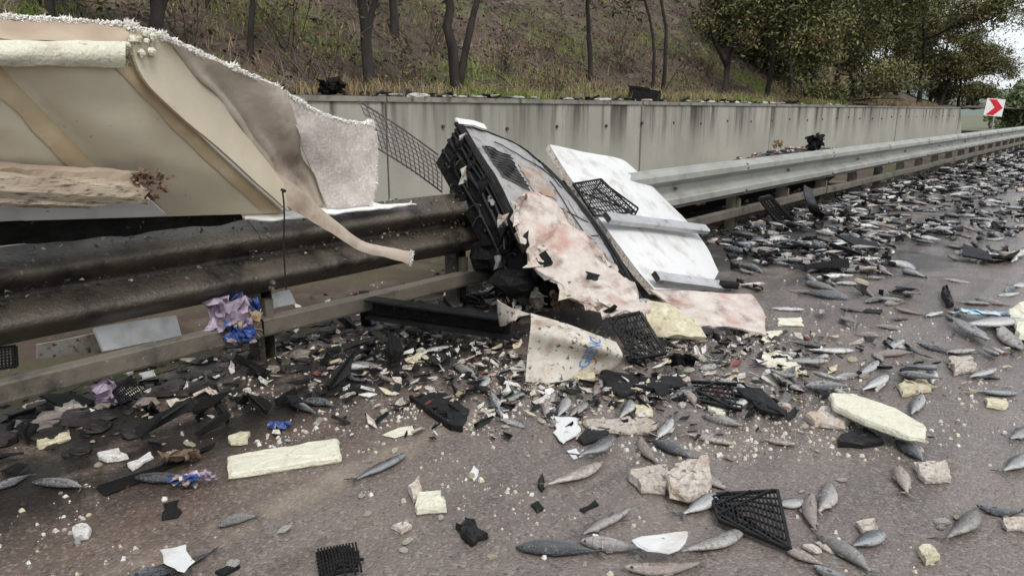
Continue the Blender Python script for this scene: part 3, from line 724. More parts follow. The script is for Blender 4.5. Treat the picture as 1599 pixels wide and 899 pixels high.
m = MB(); m.tube(curve([GX(441, 296, -3.26), GX(444, 330, -3.28), GX(443, 390, -3.30), GX(447, 452, -3.31)], 9), .0042, 6)
m.bar(GX(440, 296, -3.26), GX(445, 299, -3.26), .02, .012)
tag(m.build('cable', 'wire'), 'thin black cable hanging in front of the barrier', 'cable')

# ------------------------------------------------------------------ wire mesh sheet behind
A, B = GX(560, 158, -3.95), GX(684, 242, -4.0); D, E = GX(590, 232, -3.85), GX(690, 300, -3.9)
m = MB()
for i in range(15):
    t = i/14; a = lerp(A, B, t)+Vector((0, 0, .02*math.sin(t*5))); b = lerp(D, E, t)
    m.tube([a, lerp(a, b, .5)+Vector((.02, 0, 0)), b], .0035, 4)
for k in range(9):
    t = k/8; m.tube(curve([lerp(A, D, t), lerp(lerp(A, B, .5), lerp(D, E, .5), t)+Vector((.02*math.sin(t*3), 0, .02*math.sin(2.5))), lerp(B, E, t)], 8), .003 if k not in (0, 8) else .006, 4)
tag(m.build('wire_mesh', 'mesh_grey'), 'sagging grey wire mesh sheet left of the wrecked unit', 'mesh')

# ------------------------------------------------------------------ wrecked refrigeration unit
un = empty('wrecked_unit', GZ(860, 460, 0), 'dented grey metal unit with charred black side leaning over the guardrail', 'wreckage')
A = GX(702, 194, -3.72); B = GX(846, 256, -3.75); Cc = GZ(1004, 476, .17); D = GX(822, 418, -2.95)
Tm = GX(772, 205, -3.78)
def face(u, v, off=0.):
    """u 0..1 across (black side to far side), v 0..1 down the slope"""
    top = lerp(A, B, u)+Vector((0, 0, .09*math.sin(u*math.pi)*.8)); bot = lerp(D, Cc, u)
    q = lerp(top, bot, v) + Vector((.02, 0, .07))*math.sin(v*math.pi)*(.6+.4*u)
    q = q + Vector((.3, -.2, .9))*(.016*nz((u*2, v*3, 0), 1.6, 3)+.007*nz((u*2, v*3, 0), 6, 3))
    n = (D-A).cross(B-A).normalized(); n = n if n.z > 0 else -n
    return q + n*off
NF = (D-A).cross(B-A).normalized(); NF = NF if NF.z > 0 else -NF
m = MB(); m.sheet([[face(.10+.90*j/22, i/26) for j in range(23)] for i in range(27)], .0)
m.sheet([[face(.10+.90*j/22, i/26, -.03) for j in range(23)] for i in range(27)], .0); m.build('cover_plate', 'unit_metal', un, smooth=True)
# edges, charred side with ribs
def sidep(v, t, off=0.):
    a = face(.09, v); dn = lerp(Vector((-.06, -.18, -.26)), Vector((-.10, -.10, -.34)), v)
    return a + dn*t + Vector((.6, -.7, .2))*(.018*nz((v*9, t*4, 0), 1, 6)+off+.03*math.sin(t*3.14))
m = MB(); m.sheet([[sidep(i/30, k/8) for i in range(31)] for k in range(9)][::-1], .05); m.build('charred_side', 'black_burnt', un, smooth=True)
for k, (t, r_) in enumerate(((.02, .014), (.14, .012), (.26, .012), (.42, .016), (.68, .013))):
    m = MB(); m.tube([sidep(min(i/24, 1), t+.03*nz((i*.3, k, 0), 1), .022+.01*nz((i*.5, k, 0), 1)) for i in range(int(rnd(19, 25)))], r_, 6)
    m.build('rib', 'black_plastic', un, smooth=True)
m = MB(); m.sheet([[face(.04+.06*j/3, i/24, .012*math.sin(j)) for j in range(4)] for i in range(25)], .02); m.build('edge_trim', 'black_burnt', un, smooth=True)
m = MB(); m.tube([face(1.0, i/24, .008) for i in range(25)], .013, 6); m.tube([face(.955, i/24, .01) for i in range(25)], .007, 5); m.build('edge_trim', 'black_plastic', un, smooth=True)
m = MB(); m.sheet([[face(.05+.28*j/6, -.03+.05*i/2, .018) for j in range(7)] for i in range(3)], .015); m.build('end_cap', 'skin_white', un, smooth=True)
m = MB(); m.sheet([[face(.2+.8*j/8, 0)+Vector((-.01, .02, -.16*i/3)) for j in range(9)] for i in range(4)], .02); m.build('end_wall', 'black_burnt', un)
m = MB(); m.sheet([[face(1., i/12)+Vector((.02, .02, -.13*j/2)) for i in range(13)] for j in range(3)], .02); m.build('far_side', 'black_burnt', un)
# grille with bars
for k in range(9):
    v = .17+.028*k; m = MB(); m.tube([face(lerp(.20, .42, j/6), v+.05*j/6, .014+.008*math.sin(j*1.2+k)) for j in range(7)], .0055, 5); m.build('grille_bar', 'wire', un)
m = MB(); m.sheet([[face(lerp(.19, .43, j/5), lerp(.16, .42, i/6)+.05*j/5, .004) for j in range(6)] for i in range(7)], .002); m.build('grille_opening', 'rail_dark', un)
m = MB(); m.sheet([[face(lerp(.47, .70, j/8)+.03*nz((i*.7, 0, 0), 1), lerp(.26, .47, i/8)+.03*nz((j*.8, 4, 0), 1), .005) for j in range(9)] for i in range(9)], .003); m.build('rusty_patch', 'rust', un, smooth=True)
for (u0, v0, u1, v1) in ((.36, .10, .88, .24), (.88, .06, .88, .33), (.52, .52, .92, .57), (.60, .72, .93, .66), (.75, .33, .78, .70)):
    m = MB(); m.tube([face(lerp(u0, u1, i/8), lerp(v0, v1, i/8), .007+.004*nz((i, u0*9, 0), .7)) for i in range(9)], .004, 5); m.build('seam', 'wire', un)
for (u, v, su, sv) in ((.80, .16, .10, .05), (.66, .60, .14, .05), (.86, .50, .05, .11)):
    m = MB(); m.sheet([[face(u+su*(j/3-.5), v+sv*(i/3-.5), .012 if 0 < i < 3 and 0 < j < 3 else .003) for j in range(4)] for i in range(4)], .003); m.build('raised_plate', 'unit_metal', un)
# torn stained skin hanging over the lower end
rows = [[GX(790, 322, -3.05)+NF*.03, face(.42, .50, .03), face(.6, .62, .025)],
        [GX(802, 370, -2.95)+NF*.03, face(.45, .66, .05), face(.74, .78, .03)],
        [GX(830, 412, -2.85), face(.50, .84, .06), face(.90, .92, .04)],
        [GZ(885, 458, .28), GZ(930, 458, .27), GZ(1005, 474, .20)],
        [GZ(940, 496, .18), GZ(966, 494, .18), GZ(1010, 494, .15)]]
G = patch(rows, 18, 24, .02, 7, 8)
for i in range(24): G[i][0] = G[i][0]+Vector((0, .05*nz((i*.9, 2, 0), 1), .03*nz((i*1.1, 7, 0), 1))); G[i][-1] = G[i][-1]+Vector((.03*nz((i*.8, 3, 0), 1), .06*nz((i*.9, 2, 4), 1), 0))
for i in range(24):
    for j in range(18): G[i][j] = G[i][j]+NF*(.014*math.sin(i*.9+j*.5+3*nz((i*.2, j*.2, 0), 1))+.02*max(0, nz((i*.33, j*.4, 5), 1)))
m = MB(); m.sheet(G, .02); m.build('torn_skin', 'stained_foam', un)
for k in range(26):                                # scraps of skin, liner and foam clinging to it
    i, j = random.randrange(1, 23), random.choice((0, 1, 2, 3, 5, 9, 13, 16, 17)); c_ = G[i][j]+NF*.01; a_ = rnd(.02, .075); d1 = (G[i+1][j]-G[i][j]).normalized(); d2 = (G[i][min(j+1, 17)]-G[i][max(j-1, 0)]).normalized()
    t1 = d1*rnd(.4, 1.2)+d2*rnd(-.5, .5); t2 = d2*rnd(.4, 1.)-d1*rnd(-.4, .4)
    g_ = [[c_+t1*a_*(u-1)*rnd(.7, 1.2)+t2*a_*(v-1)*rnd(.7, 1.2)+NF*rnd(0, .035) for v in range(3)] for u in range(3)]
    m = MB(); m.sheet(g_, .006); m.build('torn_scrap', random.choice(('skin_soiled', 'foam_brown', 'black_burnt', 'unit_metal', 'stained_foam', 'foam_dirty')), un)
for k in range(30):
    c_ = sidep(rnd(.05, 1), rnd(.1, 1.), rnd(.02, .05)); a_ = rnd(.02, .06)
    g_ = [[c_+Vector((rnd(-.2, .2), v-1, u-1))*a_*rnd(.6, 1.2)+Vector((rnd(0, .02), 0, 0)) for v in range(3)] for u in range(3)]
    m = MB(); m.sheet(g_, .004); m.build('torn_scrap', random.choice(('black_burnt', 'black_plastic', 'unit_metal', 'black_burnt', 'skin_soiled')), un)

def blob(m, c_, r, sq=(1, 1, 1), o=0., n=6, mi=0):
    vs = []; 
    ring = [(.35, 6), (.9, 8), (1.5, 8), (2.1, 8), (2.75, 6)]
    for a, _ in ring:
        for k in range(8):
            b = k*math.pi/4+a
            d = Vector((math.sin(a)*math.cos(b), math.sin(a)*math.sin(b), math.cos(a)))
            q = 1+.45*nz(d*1.3, 1, o)+.2*nz(d*4, 1, o)
            vs.append(Vector(c_)+Vector((d.x*sq[0], d.y*sq[1], d.z*sq[2]))*r*q)
    m.add(vs, [(i*8+j, (i+1)*8+j, (i+1)*8+(j+1) % 8, i*8+(j+1) % 8) for i in range(4) for j in range(8)] + [tuple(range(8)), tuple(range(32, 40))[::-1]], mi)
    return m
# dark mass beneath the unit: black lumps filling in the shadow there
for (x, y, X, r_, sq) in ((770, 400, -3.30, .15, (.8, 1.3, .9)), (715, 330, -3.62, .14, (.7, .9, 1.2)), (800, 440, -3.0, .13, (1, 1.2, .7)), (860, 445, -2.9, .13, (1.2, 1.0, .6))):
    m = MB(); blob(m, GX(x, y, X), r_, sq, x); m.build('shadow_mass', 'black_burnt', un)
for k in range(16):
    v = rnd(.05, .95); p_ = sidep(v, rnd(.3, 1.), .03); d = Vector((rnd(-.4, .8), rnd(-.8, .3), rnd(-.7, .2))).normalized()*rnd(.04, .16)
    m = MB(); m.tube(curve([p_, p_+d*.6+Vector((0, 0, .02)), p_+d], 5), rnd(.003, .009), 5); m.build('loose_wire', 'wire', un)

# ------------------------------------------------------------------ white panel with two aluminium rails
wp = empty('trailer_panel', GZ(1100, 470, 0), 'white curved insulated panel with two aluminium rails sloping off the guardrail', 'panel')
Pw = [[GX(858, 226, -3.72), GX(915, 238, -3.73), GX(968, 248, -3.74), GX(988, 262, -3.70)],
      [GX(893, 282, -3.40), GX(955, 282, -3.42), GX(1015, 292, -3.45), GX(1042, 314, -3.38)],
      [GX(938, 345, -3.08), GX(1005, 350, -3.05), GX(1065, 356, -3.06), GX(1096, 374, -2.98)],
      [GX(985, 408, -2.78), GX(1040, 412, -2.72), GX(1095, 418, -2.68), GX(1122, 424, -2.66)],
      [GX(1022, 452, -2.52), GX(1065, 452, -2.46), GX(1110, 452, -2.42), GX(1134, 450, -2.42)]]
GW = patch(Pw, 24, 30, .006, 4, 3)
m = MB(); m.sheet(GW, .0)
NW = (GW[29][0]-GW[0][0]).cross(GW[0][23]-GW[0][0]).normalized(); NW = NW if NW.z > 0 else -NW
m = MB(); m.sheet([r for r in GW][::-1] if True else GW, .004); m.build('skin', 'skin_white', wp, smooth=True)
m = MB(); m.sheet([[p_-NW*(.006+.05*i/3)+(Vector((.0, -.01, 0))*nz(p_, 9)) for p_ in [GW[k][0] for k in range(30)]] for i in range(4)], .0)
Gc = [[GW[i][j]-NW*.008 for j in range(24)] for i in range(30)]; Gd = [[GW[i][j]-NW*(.055+.006*nz(GW[i][j], 8)) for j in range(24)] for i in range(30)]
m = MB(); m.sheet(Gc); m.sheet(Gd)
rim = [(0, j) for j in range(24)]+[(i, 23) for i in range(1, 30)]+[(29, j) for j in range(22, -1, -1)]+[(i, 0) for i in range(28, 0, -1)]
n_ = len(rim); m.add([Gc[i][j] for i, j in rim]+[Gd[i][j] for i, j in rim], [(k, (k+1) % n_, n_+(k+1) % n_, n_+k) for k in range(n_)])
m.build('foam_core', 'foam_dirty', wp)
for (xa, ya, Xa, xb, yb, Xb_) in ((942, 345, -3.02, 1098, 362, -2.96), (1018, 438, -2.56, 1172, 458, -2.26)):
    a, b = GX(xa, ya, Xa)+NW*.035, GX(xb, yb, Xb_)+NW*.03
    m = MB(); t_ = (b-a).normalized(); s_ = NW.cross(t_)
    n_ = 14; pr = [(-.045, -.02), (-.045, .022), (-.03, .03), (.03, .03), (.045, .022), (.045, -.02)]
    G = [[lerp(a, b, j/n_)+s_*p0+NW*(p1+.004*nz((j*.6, p0*9, 0), 1)) for j in range(n_+1)] for p0, p1 in pr]
    m.sheet(G, .004); m.build('aluminium_rail', 'aluminium', wp)
    m = MB(); e = a+t_*.005; m.add([e+s_*p0*.95+NW*p1*.9 for p0, p1 in pr], [tuple(range(6))]); m.build('rail_end', 'rail_dark', wp)
# lower flap, stained, and yellow foam bulging under it
G = patch([[GZ(1012, 456, .22), GZ(1090, 458, .19), GZ(1172, 462, .14)], [GZ(1050, 480, .16), GZ(1115, 480, .13), GZ(1190, 484, .09)], [GZ(1085, 508, .10), GZ(1140, 512, .06), GZ(1196, 524, .02)]], 16, 14, .015, 7, 12)
for j in range(16): G[-1][j] = G[-1][j]+Vector((.05*nz((j*.8, 0, 0), 1), -.04*nz((j*.9, 3, 0), 1), 0))
m = MB(); m.sheet(G, .012); m.build('stained_flap', 'stained_foam', wp, smooth=True)
m = MB()
G = patch([[GZ(1008, 470, .18), GZ(1035, 476, .17), GZ(1062, 490, .13)], [GZ(1005, 500, .13), GZ(1040, 498, .13), GZ(1085, 512, .08)], [GZ(1002, 522, .03), GZ(1045, 530, .03), GZ(1098, 532, .03)]], 14, 12, .03, 9, 2)
m.sheet(G, .03); m.build('foam_bulge', 'foam_yellow', wp, smooth=True)

# ------------------------------------------------------------------ lettered sheet
ls = empty('lettered_sheet', GZ(890, 590, 0), 'curled dirty white sheet with blue lettering below the wrecked unit', 'sheet')
Pl = [[GZ(829, 488, .30), GZ(870, 500, .28), GZ(920, 518, .23), GZ(962, 534, .16)],
      [GZ(828, 512, .26), GZ(868, 522, .25), GZ(922, 538, .20), GZ(972, 552, .12)],
      [GZ(824, 550, .14), GZ(866, 556, .13), GZ(915, 562, .10), GZ(968, 566, .07)],
      [GZ(820, 596, .01), GZ(862, 597, .01), GZ(905, 590, .01), GZ(950, 580, .02)]]
GLt = patch(Pl, 22, 20, .006, 5, 6)
m = MB(); m.sheet(GLt[::-1], .006); m.build('face_sheet', 'skin_soiled', ls, smooth=True)
m = MB(); G = patch([[GZ(776, 468, .30), GZ(800, 480, .30), GZ(829, 489, .30)], [GZ(780, 492, .22), GZ(795, 498, .24), GZ(812, 494, .27)], [GZ(782, 506, .17), GZ(792, 506, .20), GZ(806, 500, .25)]], 12, 9, .02, 8, 3)
m.sheet(G, .008); m.build('curled_tail', 'skin_soiled', ls, smooth=True)
def onsheet(u, v, off):
    u = min(max(u, 0), .999)*21; v = min(max(v, 0), .999)*19; i, j = int(v), int(u); a, b = u-j, v-i
    p_ = lerp(lerp(GLt[i][j], GLt[i][j+1], a), lerp(GLt[i+1][j], GLt[i+1][j+1], a), b)
    n = (GLt[i][j+1]-GLt[i][j]).cross(GLt[i+1][j]-GLt[i][j]).normalized(); n = n if n.dot(CAM-p_) > 0 else -n
    return p_+n*off
fc = bpy.data.curves.new('lettering', 'FONT'); fc.body = 'GRENC'; fc.size = 1; fc.resolution_u = 3
fo = bpy.data.objects.new('lettering_source', fc); C.objects.link(fo)
bpy.context.view_layer.update()
me = bpy.data.meshes.new_from_object(fo.evaluated_get(bpy.context.evaluated_depsgraph_get()))
wx = max(v.co.x for v in me.vertices)
import bmesh
bm = bmesh.new(); bm.from_mesh(me); bmesh.ops.triangulate(bm, faces=bm.faces[:])
bmesh.ops.subdivide_edges(bm, edges=[e for e in bm.edges if e.calc_length() > .25], cuts=1); 
m = MB(); vs = [onsheet(.70+.07*(v.co.x/wx)-.15*v.co.y, .80-.66*(v.co.x/wx), .003) for v in bm.verts]
bm.verts.index_update(); m.add(vs, [[v.index for v in f.verts] for f in bm.faces]); bm.free()
C.objects.unlink(fo); bpy.data.objects.remove(fo)
m.build('lettering', 'print_blue', ls)
# ------------------------------------------------------------------ fish
def fish_mesh(bend=0., sag=0., mname='fish_silver', plump=1., twist=0., cut=False, tail=True):
    """unit-length fish lying on its side: x tail->head, y belly->back, z thickness"""
    m = MB(); uv = []
    prof_ = [(-.385, .018, .012), (-.34, .022, .018), (-.26, .042, .030), (-.16, .070, .047), (-.05, .094, .060), (.06, .105, .066), (.16, .104, .066),
             (.25, .095, .062), (.33, .080, .054), (.40, .058, .042), (.455, .036, .028), (.492, .014, .012)]
    K = 10
    if cut: prof_ = [q_ for q_ in prof_ if q_[0] < .27]
    def bd(x, y, z):
        q_ = .012*nz((x*7, y*6, z*6), 1, bend*50+sag*20)
        return Vector((x, y + bend*(x*x-.08) + twist*x*z*4 + q_, z + sag*(x*x-.1) - twist*x*y*3 + q_*.8))
    vs, fs = [], []
    for x, h, t in prof_:
        for k in range(K):
            a = 2*math.pi*k/K; y = math.sin(a)*h*plump*(1.0 if math.sin(a) > 0 else 1.12); z = math.cos(a)*t*plump
            vs.append(bd(x, y, z)); uv.append((x+.5, .5+.5*math.sin(a)))
    n = len(prof_)
    for i in range(n-1):
        for k in range(K): fs.append((i*K+k, i*K+(k+1) % K, (i+1)*K+(k+1) % K, (i+1)*K+k))
    fs.append(tuple(range(K))[::-1]); fs.append(tuple((n-1)*K+k for k in range(K)))
    m.add(vs, fs)
    if cut: m.m[-1] = 2
    def fin(pts, v, th=.004):
        a = [bd(x, y, z+th) for x, y, z in pts]+[bd(x, y, z-th) for x, y, z in pts]; q = len(pts)
        m.add(a, [tuple(range(q)), tuple(range(q, 2*q))[::-1]]+[(i, q+i, q+(i+1) % q, (i+1) % q) for i in range(q)])
        uv.extend([(x+.5, v) for x, y, z in pts]*2)
    if tail:
        fin([(-.37, .012, 0), (-.43, .062, .010), (-.50, .125, .016), (-.445, .025, 0), (-.37, -.004, 0)], .9)
        fin([(-.37, .004, 0), (-.445, -.018, 0), (-.495, -.11, -.010), (-.43, -.058, 0), (-.37, -.012, 0)], .9)
    fin([(.12, .095, 0), (.07, .128, .002), (-.01, .118, .002), (-.03, .090, 0)], .95)
    fin([(-.12, -.075, 0), (-.17, -.100, 0), (-.22, -.080, 0), (-.22, -.050, 0)], .5)
    fin([(.22, -.02, .058), (.13, -.035, .068), (.11, -.015, .064), (.15, .0, .062)], .7)
    for s in (() if cut else (1, -1)):
        c_ = (.415, .012, s*.040); r_ = .020
        a = [bd(c_[0]+r_*math.cos(k*1.05), c_[1]+r_*math.sin(k*1.05), c_[2]) for k in range(6)]+[bd(c_[0], c_[1], c_[2]+s*.006)]
        m.add(a, [(k, (k+1) % 6, 6) if s > 0 else ((k+1) % 6, k, 6) for k in range(6)], 1); uv.extend([(.9, .9)]*7)
    m.uv = uv
    return m
FV = {}
def fishdata():
    k = 0
    for mi, mn in enumerate(FM):
        for b, sg_, pl, tw, ct in ((0, 0, 1, .1, False), (.34, .0, 1.05, -.2, False), (-.28, .12, .92, .25, False), (.10, -.05, 1.15, 0, False), (.60, .08, .95, .3, False), (-.5, .05, 1.2, -.35, False), (.15, .1, 1.1, .2, True), (-.1, .25, .85, -.5, False)):
            mb = fish_mesh(b, sg_, mn, pl, tw, ct); o = mb.build('fish', [mn, 'eye', 'pulp_red'], smooth=True, centre=False)
            FV[(mi, k % 8)] = (o.data, mb); C.objects.unlink(o); bpy.data.objects.remove(o); k += 1
fishdata()
NFISH = [0]
def fish(hx, hy, tx, ty, mi, label, z=0., var=None, flip=0, tilt=0., fat=1., group='fish strewn over the road', roll=None):
    """head pixel, tail pixel"""
    a, b = GZ(hx, hy, .02+z), GZ(tx, ty, .02+z); L_ = max((a-b).length, .14)
    v = NFISH[0] % 4 if var is None else var; NFISH[0] += 1
    me = FV[(mi, v)][0]; c_ = (a+b)/2
    wd_ = min(max(.26/L_, .75), 1.5)*fat
    ro = rnd(-.25, .25) if roll is None else roll
    o = obj('fish', me, (c_.x, c_.y, z+.062*L_*wd_*.9), (ro+(math.pi if flip else 0), tilt, math.atan2((a-b).y, (a-b).x)), (L_, L_*wd_, L_*wd_*.9))
    tag(o, label, 'fish', group); return o
S_, Gy, Dk, Du = 0, 1, 2, 3
FL = [(636, 706, 545, 750, Dk, 'slate blue fish alone right of the long pale foam bar'),
 (945, 720, 845, 758, Du, 'grey fish with tail on a dark scrap mid-road'),
 (982, 792, 898, 836, Gy, 'grey fish lying above the dark-backed foreground fish'),
 (805, 850, 945, 858, Dk, 'dark-backed fish at left of the foreground row'),
 (905, 842, 1010, 856, Gy, 'grey fish partly under the white scrap, head to the left'),
 (1168, 826, 1050, 862, Gy, 'long grey fish right of the foreground white scrap'),
 (975, 888, 1110, 876, Du, 'lowest pale fish below the foreground row'),
 (1126, 766, 1060, 804, S_, 'blue grey fish with head under the black lattice'),
 (766, 612, 786, 655, S_, 'fish pointing down beside the black tray corner'),
 (760, 584, 746, 612, S_, 'small bluish fish left of the lettered sheet'),
 (862, 612, 848, 654, Gy, 'leftmost of three short fish below the lettered sheet'),
 (886, 618, 870, 652, S_, 'middle of three short fish below the lettered sheet'),
 (918, 626, 886, 650, Gy, 'rightmost of three short fish below the lettered sheet'),
 (962, 680, 898, 712, Dk, 'bluish fish lying on the broken black clip'),
 (994, 682, 1030, 726, Du, 'dusty fish pointing toward the dirty foam block'),
 (1022, 686, 1088, 716, Dk, 'dark shiny fish above the dirty foam block'),
 (1050, 652, 1020, 688, S_, 'white-bellied fish above the dark shiny fish'),
 (988, 622, 966, 654, S_, 'short pale fish between the foam slab and black strip'),
 (1148, 690, 1062, 672, Du, 'mangled brownish fish right of the white-bellied fish'),
 (1388, 584, 1342, 610, S_, 'silver fish above the long sloping foam slab'),
 (1372, 562, 1338, 585, S_, 'small silver fish touching yellow crumbs right of the white panel'),
 (1336, 546, 1254, 544, S_, 'flat silver fish right of the yellow foam pieces'),
 (1256, 482, 1198, 479, S_, 'fish just right of the stained panel flap'),
 (1400, 684, 1448, 722, Dk, 'dark fish sliding out under the sloping foam slab'),
 (1402, 724, 1418, 772, Du, 'plump pale fish hanging below the small dirty foam'),
 (1530, 795, 1474, 842, Gy, 'broad grey fish at the lower right, tail up'),
 (1526, 790, 1606, 798, Dk, 'dark fish beside the broad grey fish at the photo edge'),
 (1612, 706, 1562, 736, S_, 'silver fish cut by the right photo edge below the foam'),
 (1618, 664, 1572, 684, S_, 'silver fish cut by the right photo edge, higher one'),
 (1300, 752, 1278, 802, Gy, 'grey fish standing right of the black lattice'),
 (1262, 768, 1272, 832, Du, 'grey fish pressed against the lattice corner'),
 (1256, 780, 1206, 784, S_, 'fish poking out over the lattice top edge'),
 (1225, 852, 1292, 880, Du, 'torn brownish fish under the lattice tip'),
 (1280, 832, 1372, 896, Gy, 'long grey fish slanting to the bottom edge'),
 (1268, 884, 1350, 906, S_, 'silver fish cut by the bottom edge under the slanting fish'),
 (1382, 828, 1326, 852, Dk, 'dark fish right of the long slanting fish'),
 (1556, 574, 1508, 588, S_, 'pale fish beside the dirty foam chunk at far right'),
 (1594, 612, 1508, 608, Dk, 'dark fish above the tan foam chunk at right'),
 (1430, 536, 1528, 554, Dk, 'long dark fish below the cyan bag'),
 (1365, 552, 1430, 548, Du, 'reddish gutted fish left of the long dark fish'),
 (-10, 760, 50, 736, S_, 'silver fish cut by the left photo edge'),
 (54, 748, 138, 758, S_, 'silver fish beside the one at the left photo edge'),
 (200, 902, 346, 856, Dk, 'large dark fish under the white scrap at bottom left'),
 (210, 742, 305, 748, Dk, 'dark fish under the blue wrapper on the shoulder'),
 (445, 620, 498, 646, S_, 'grey fish with pale head on the dark shoulder'),
 (470, 622, 528, 632, Dk, 'dark fish crossing the pale-headed shoulder fish'),
 (600, 574, 540, 560, Gy, 'grey fish half buried left of the lettered sheet'),
 (708, 566, 750, 592, Gy, 'grey fish pointing toward the lettered sheet'),
 (1440, 614, 1420, 648, S_, 'pale fish below the yellow foam chunk at right'),
 (1252, 610, 1198, 572, Gy, 'grey fish above the black curved shard'),
 (1172, 616, 1132, 644, S_, 'fish beside the curved black shard'),
 (1600, 500, 1490, 508, S_, 'silver fish under the cyan bag, upper one'),
 (1545, 532, 1480, 492, S_, 'silver fish under the cyan bag, lower slanting one'),
 (1590, 545, 1560, 505, Gy, 'fish standing against the pale foam at right edge'),
 (1470, 486, 1440, 492, S_, 'small fish left of the cyan bag'),
 (1350, 470, 1395, 462, S_, 'fish below the dense spill near a cream cube'),
 (1240, 690, 1190, 682, Du, 'faint dusty fish near the dirty foam under sloping slab'),
 (350, 812, 395, 802, Gy, 'small flattened fish on the worn edge line'),
 (700, 540, 655, 548, Gy, 'dull fish among foam chips below the black channel'),
 (820, 610, 790, 622, Dk, 'dark fish left of the three short fish'),
 (1090, 600, 1040, 622, Dk, 'dark fish on the black strip below the lattice'),
 (1130, 760, 1080, 720, Gy, 'grey fish behind the dirty foam block'),
 (1500, 690, 1480, 640, Gy, 'faint fish alone on the wet lane')]
for i, f in enumerate(FL[:-1]):
    fish(*f, z=(.025 if 'lying on' in f[5] or 'under the cyan' in f[5] else 0))
def inspill():
    """random spot on the road in the spill ahead of the wreck"""
    while True:
        y = 4.6+28*random.random()**1.35; x = RX+.12+(3.2*random.random()**1.15)
        px, py, d = project((x, y, 0))
        if px > 1720 or py > 470: continue
        if px < 1135 and py > 380: continue
        den = 1.0 if py < (428 if px < 1440 else 385) else max(.10, (468-py)/75*.7)
        if px > 1420 and py > 300: den *= .45
        den *= min(1, max(.12, .75+2.2*nz((x, y, 0), 1.1, 5)))
        if random.random() < den: return x, y, px, py, d
def zone(x, y):
    px, py, d = project((x, y, 0))
    if py > 470: return 'stray near the wreck on open asphalt'
    if x < -2.9: return 'tight beside the low rail'
    if y < 6.6: return 'first fish past the white panel' if px < 1400 else 'sparse ones above the cyan bag'
    if y < 9: return 'thickest part right of the white panel' if px < 1400 else 'thick part toward the photo\'s right edge'
    return 'farther up the road'
spill = []
for k in range(1750):
    x, y, px, py, d = inspill(); a = random.gauss(2.2, .9); L_ = rnd(.16, .38)
    v = abs(math.sin(a-YAW))*.7+.5
    spill.append((L_/d*v*(1 if -40 < px < 1590 else .1), x, y, a, L_, random.choices(range(4), (3, 5, 5, 1.5))[0]))
for k in range(120):      # strays on the shoulder and lane
    px, py = (rnd(480, 1300), rnd(555, 665)) if k % 2 else (rnd(1150, 1599), rnd(440, 620)); q = GZ(px, py)
    if 640 < px < 1210 and py < 605 or random.random() > (1.3-(py-540)/100 if px < 1300 else .8): continue
    spill.append((.05, q.x, q.y, rnd(0, 6.28), rnd(.14, .25), random.choice((0, 1, 1, 2, 3))))
spill.sort(reverse=True)
NIND = 300-len(FL)+1
far = MB(); far.uv = []
FZ = {}
for k, (s_, x, y, a, L_, mi) in enumerate(spill):
    key = (round(x*5), round(y*5)); z0 = min(FZ.get(key, 0)*.022, .11); FZ[key] = FZ.get(key, 0)+1
    ro, ti = rnd(-.5, .5)+(math.pi if random.random() < .4 else 0), rnd(-.12, .12); v = random.randrange(8)
    loc = Vector((x, y, z0+.055*L_)); wd_ = rnd(.85, 1.35)
    if k < NIND:
        o = obj('fish', FV[(mi, v)][0], loc, (ro, ti, a), (L_, L_*wd_, L_*wd_))
        zn, lk = zone(x, y), ('silver', 'dull grey', 'dark-backed', 'dusty brownish')[mi]
        tag(o, '%s fish in the spill, %s' % (lk, zn), 'fish', '%s fish of the spill, %s' % (lk, zn))
    else:
        src = FV[(mi, v)][1]; M_ = Matrix.Translation(loc) @ Matrix.Rotation(a, 4, 'Z') @ Matrix.Rotation(ti, 4, 'Y') @ Matrix.Rotation(ro, 4, 'X') @ Matrix.Scale(L_, 4)
        o_ = len(far.v); far.v += [M_ @ p_ for p_ in src.v]; far.f += [[o_+i for i in f] for f in src.f]; far.m += [3+q if q else mi for q in src.m]; far.uv += src.uv
tag(far.build('spilled_fish', FM+['eye', 'pulp_red'], smooth=True, centre=False), 'mass of small spilled fish receding along the guardrail', 'fish', None, 'stuff')

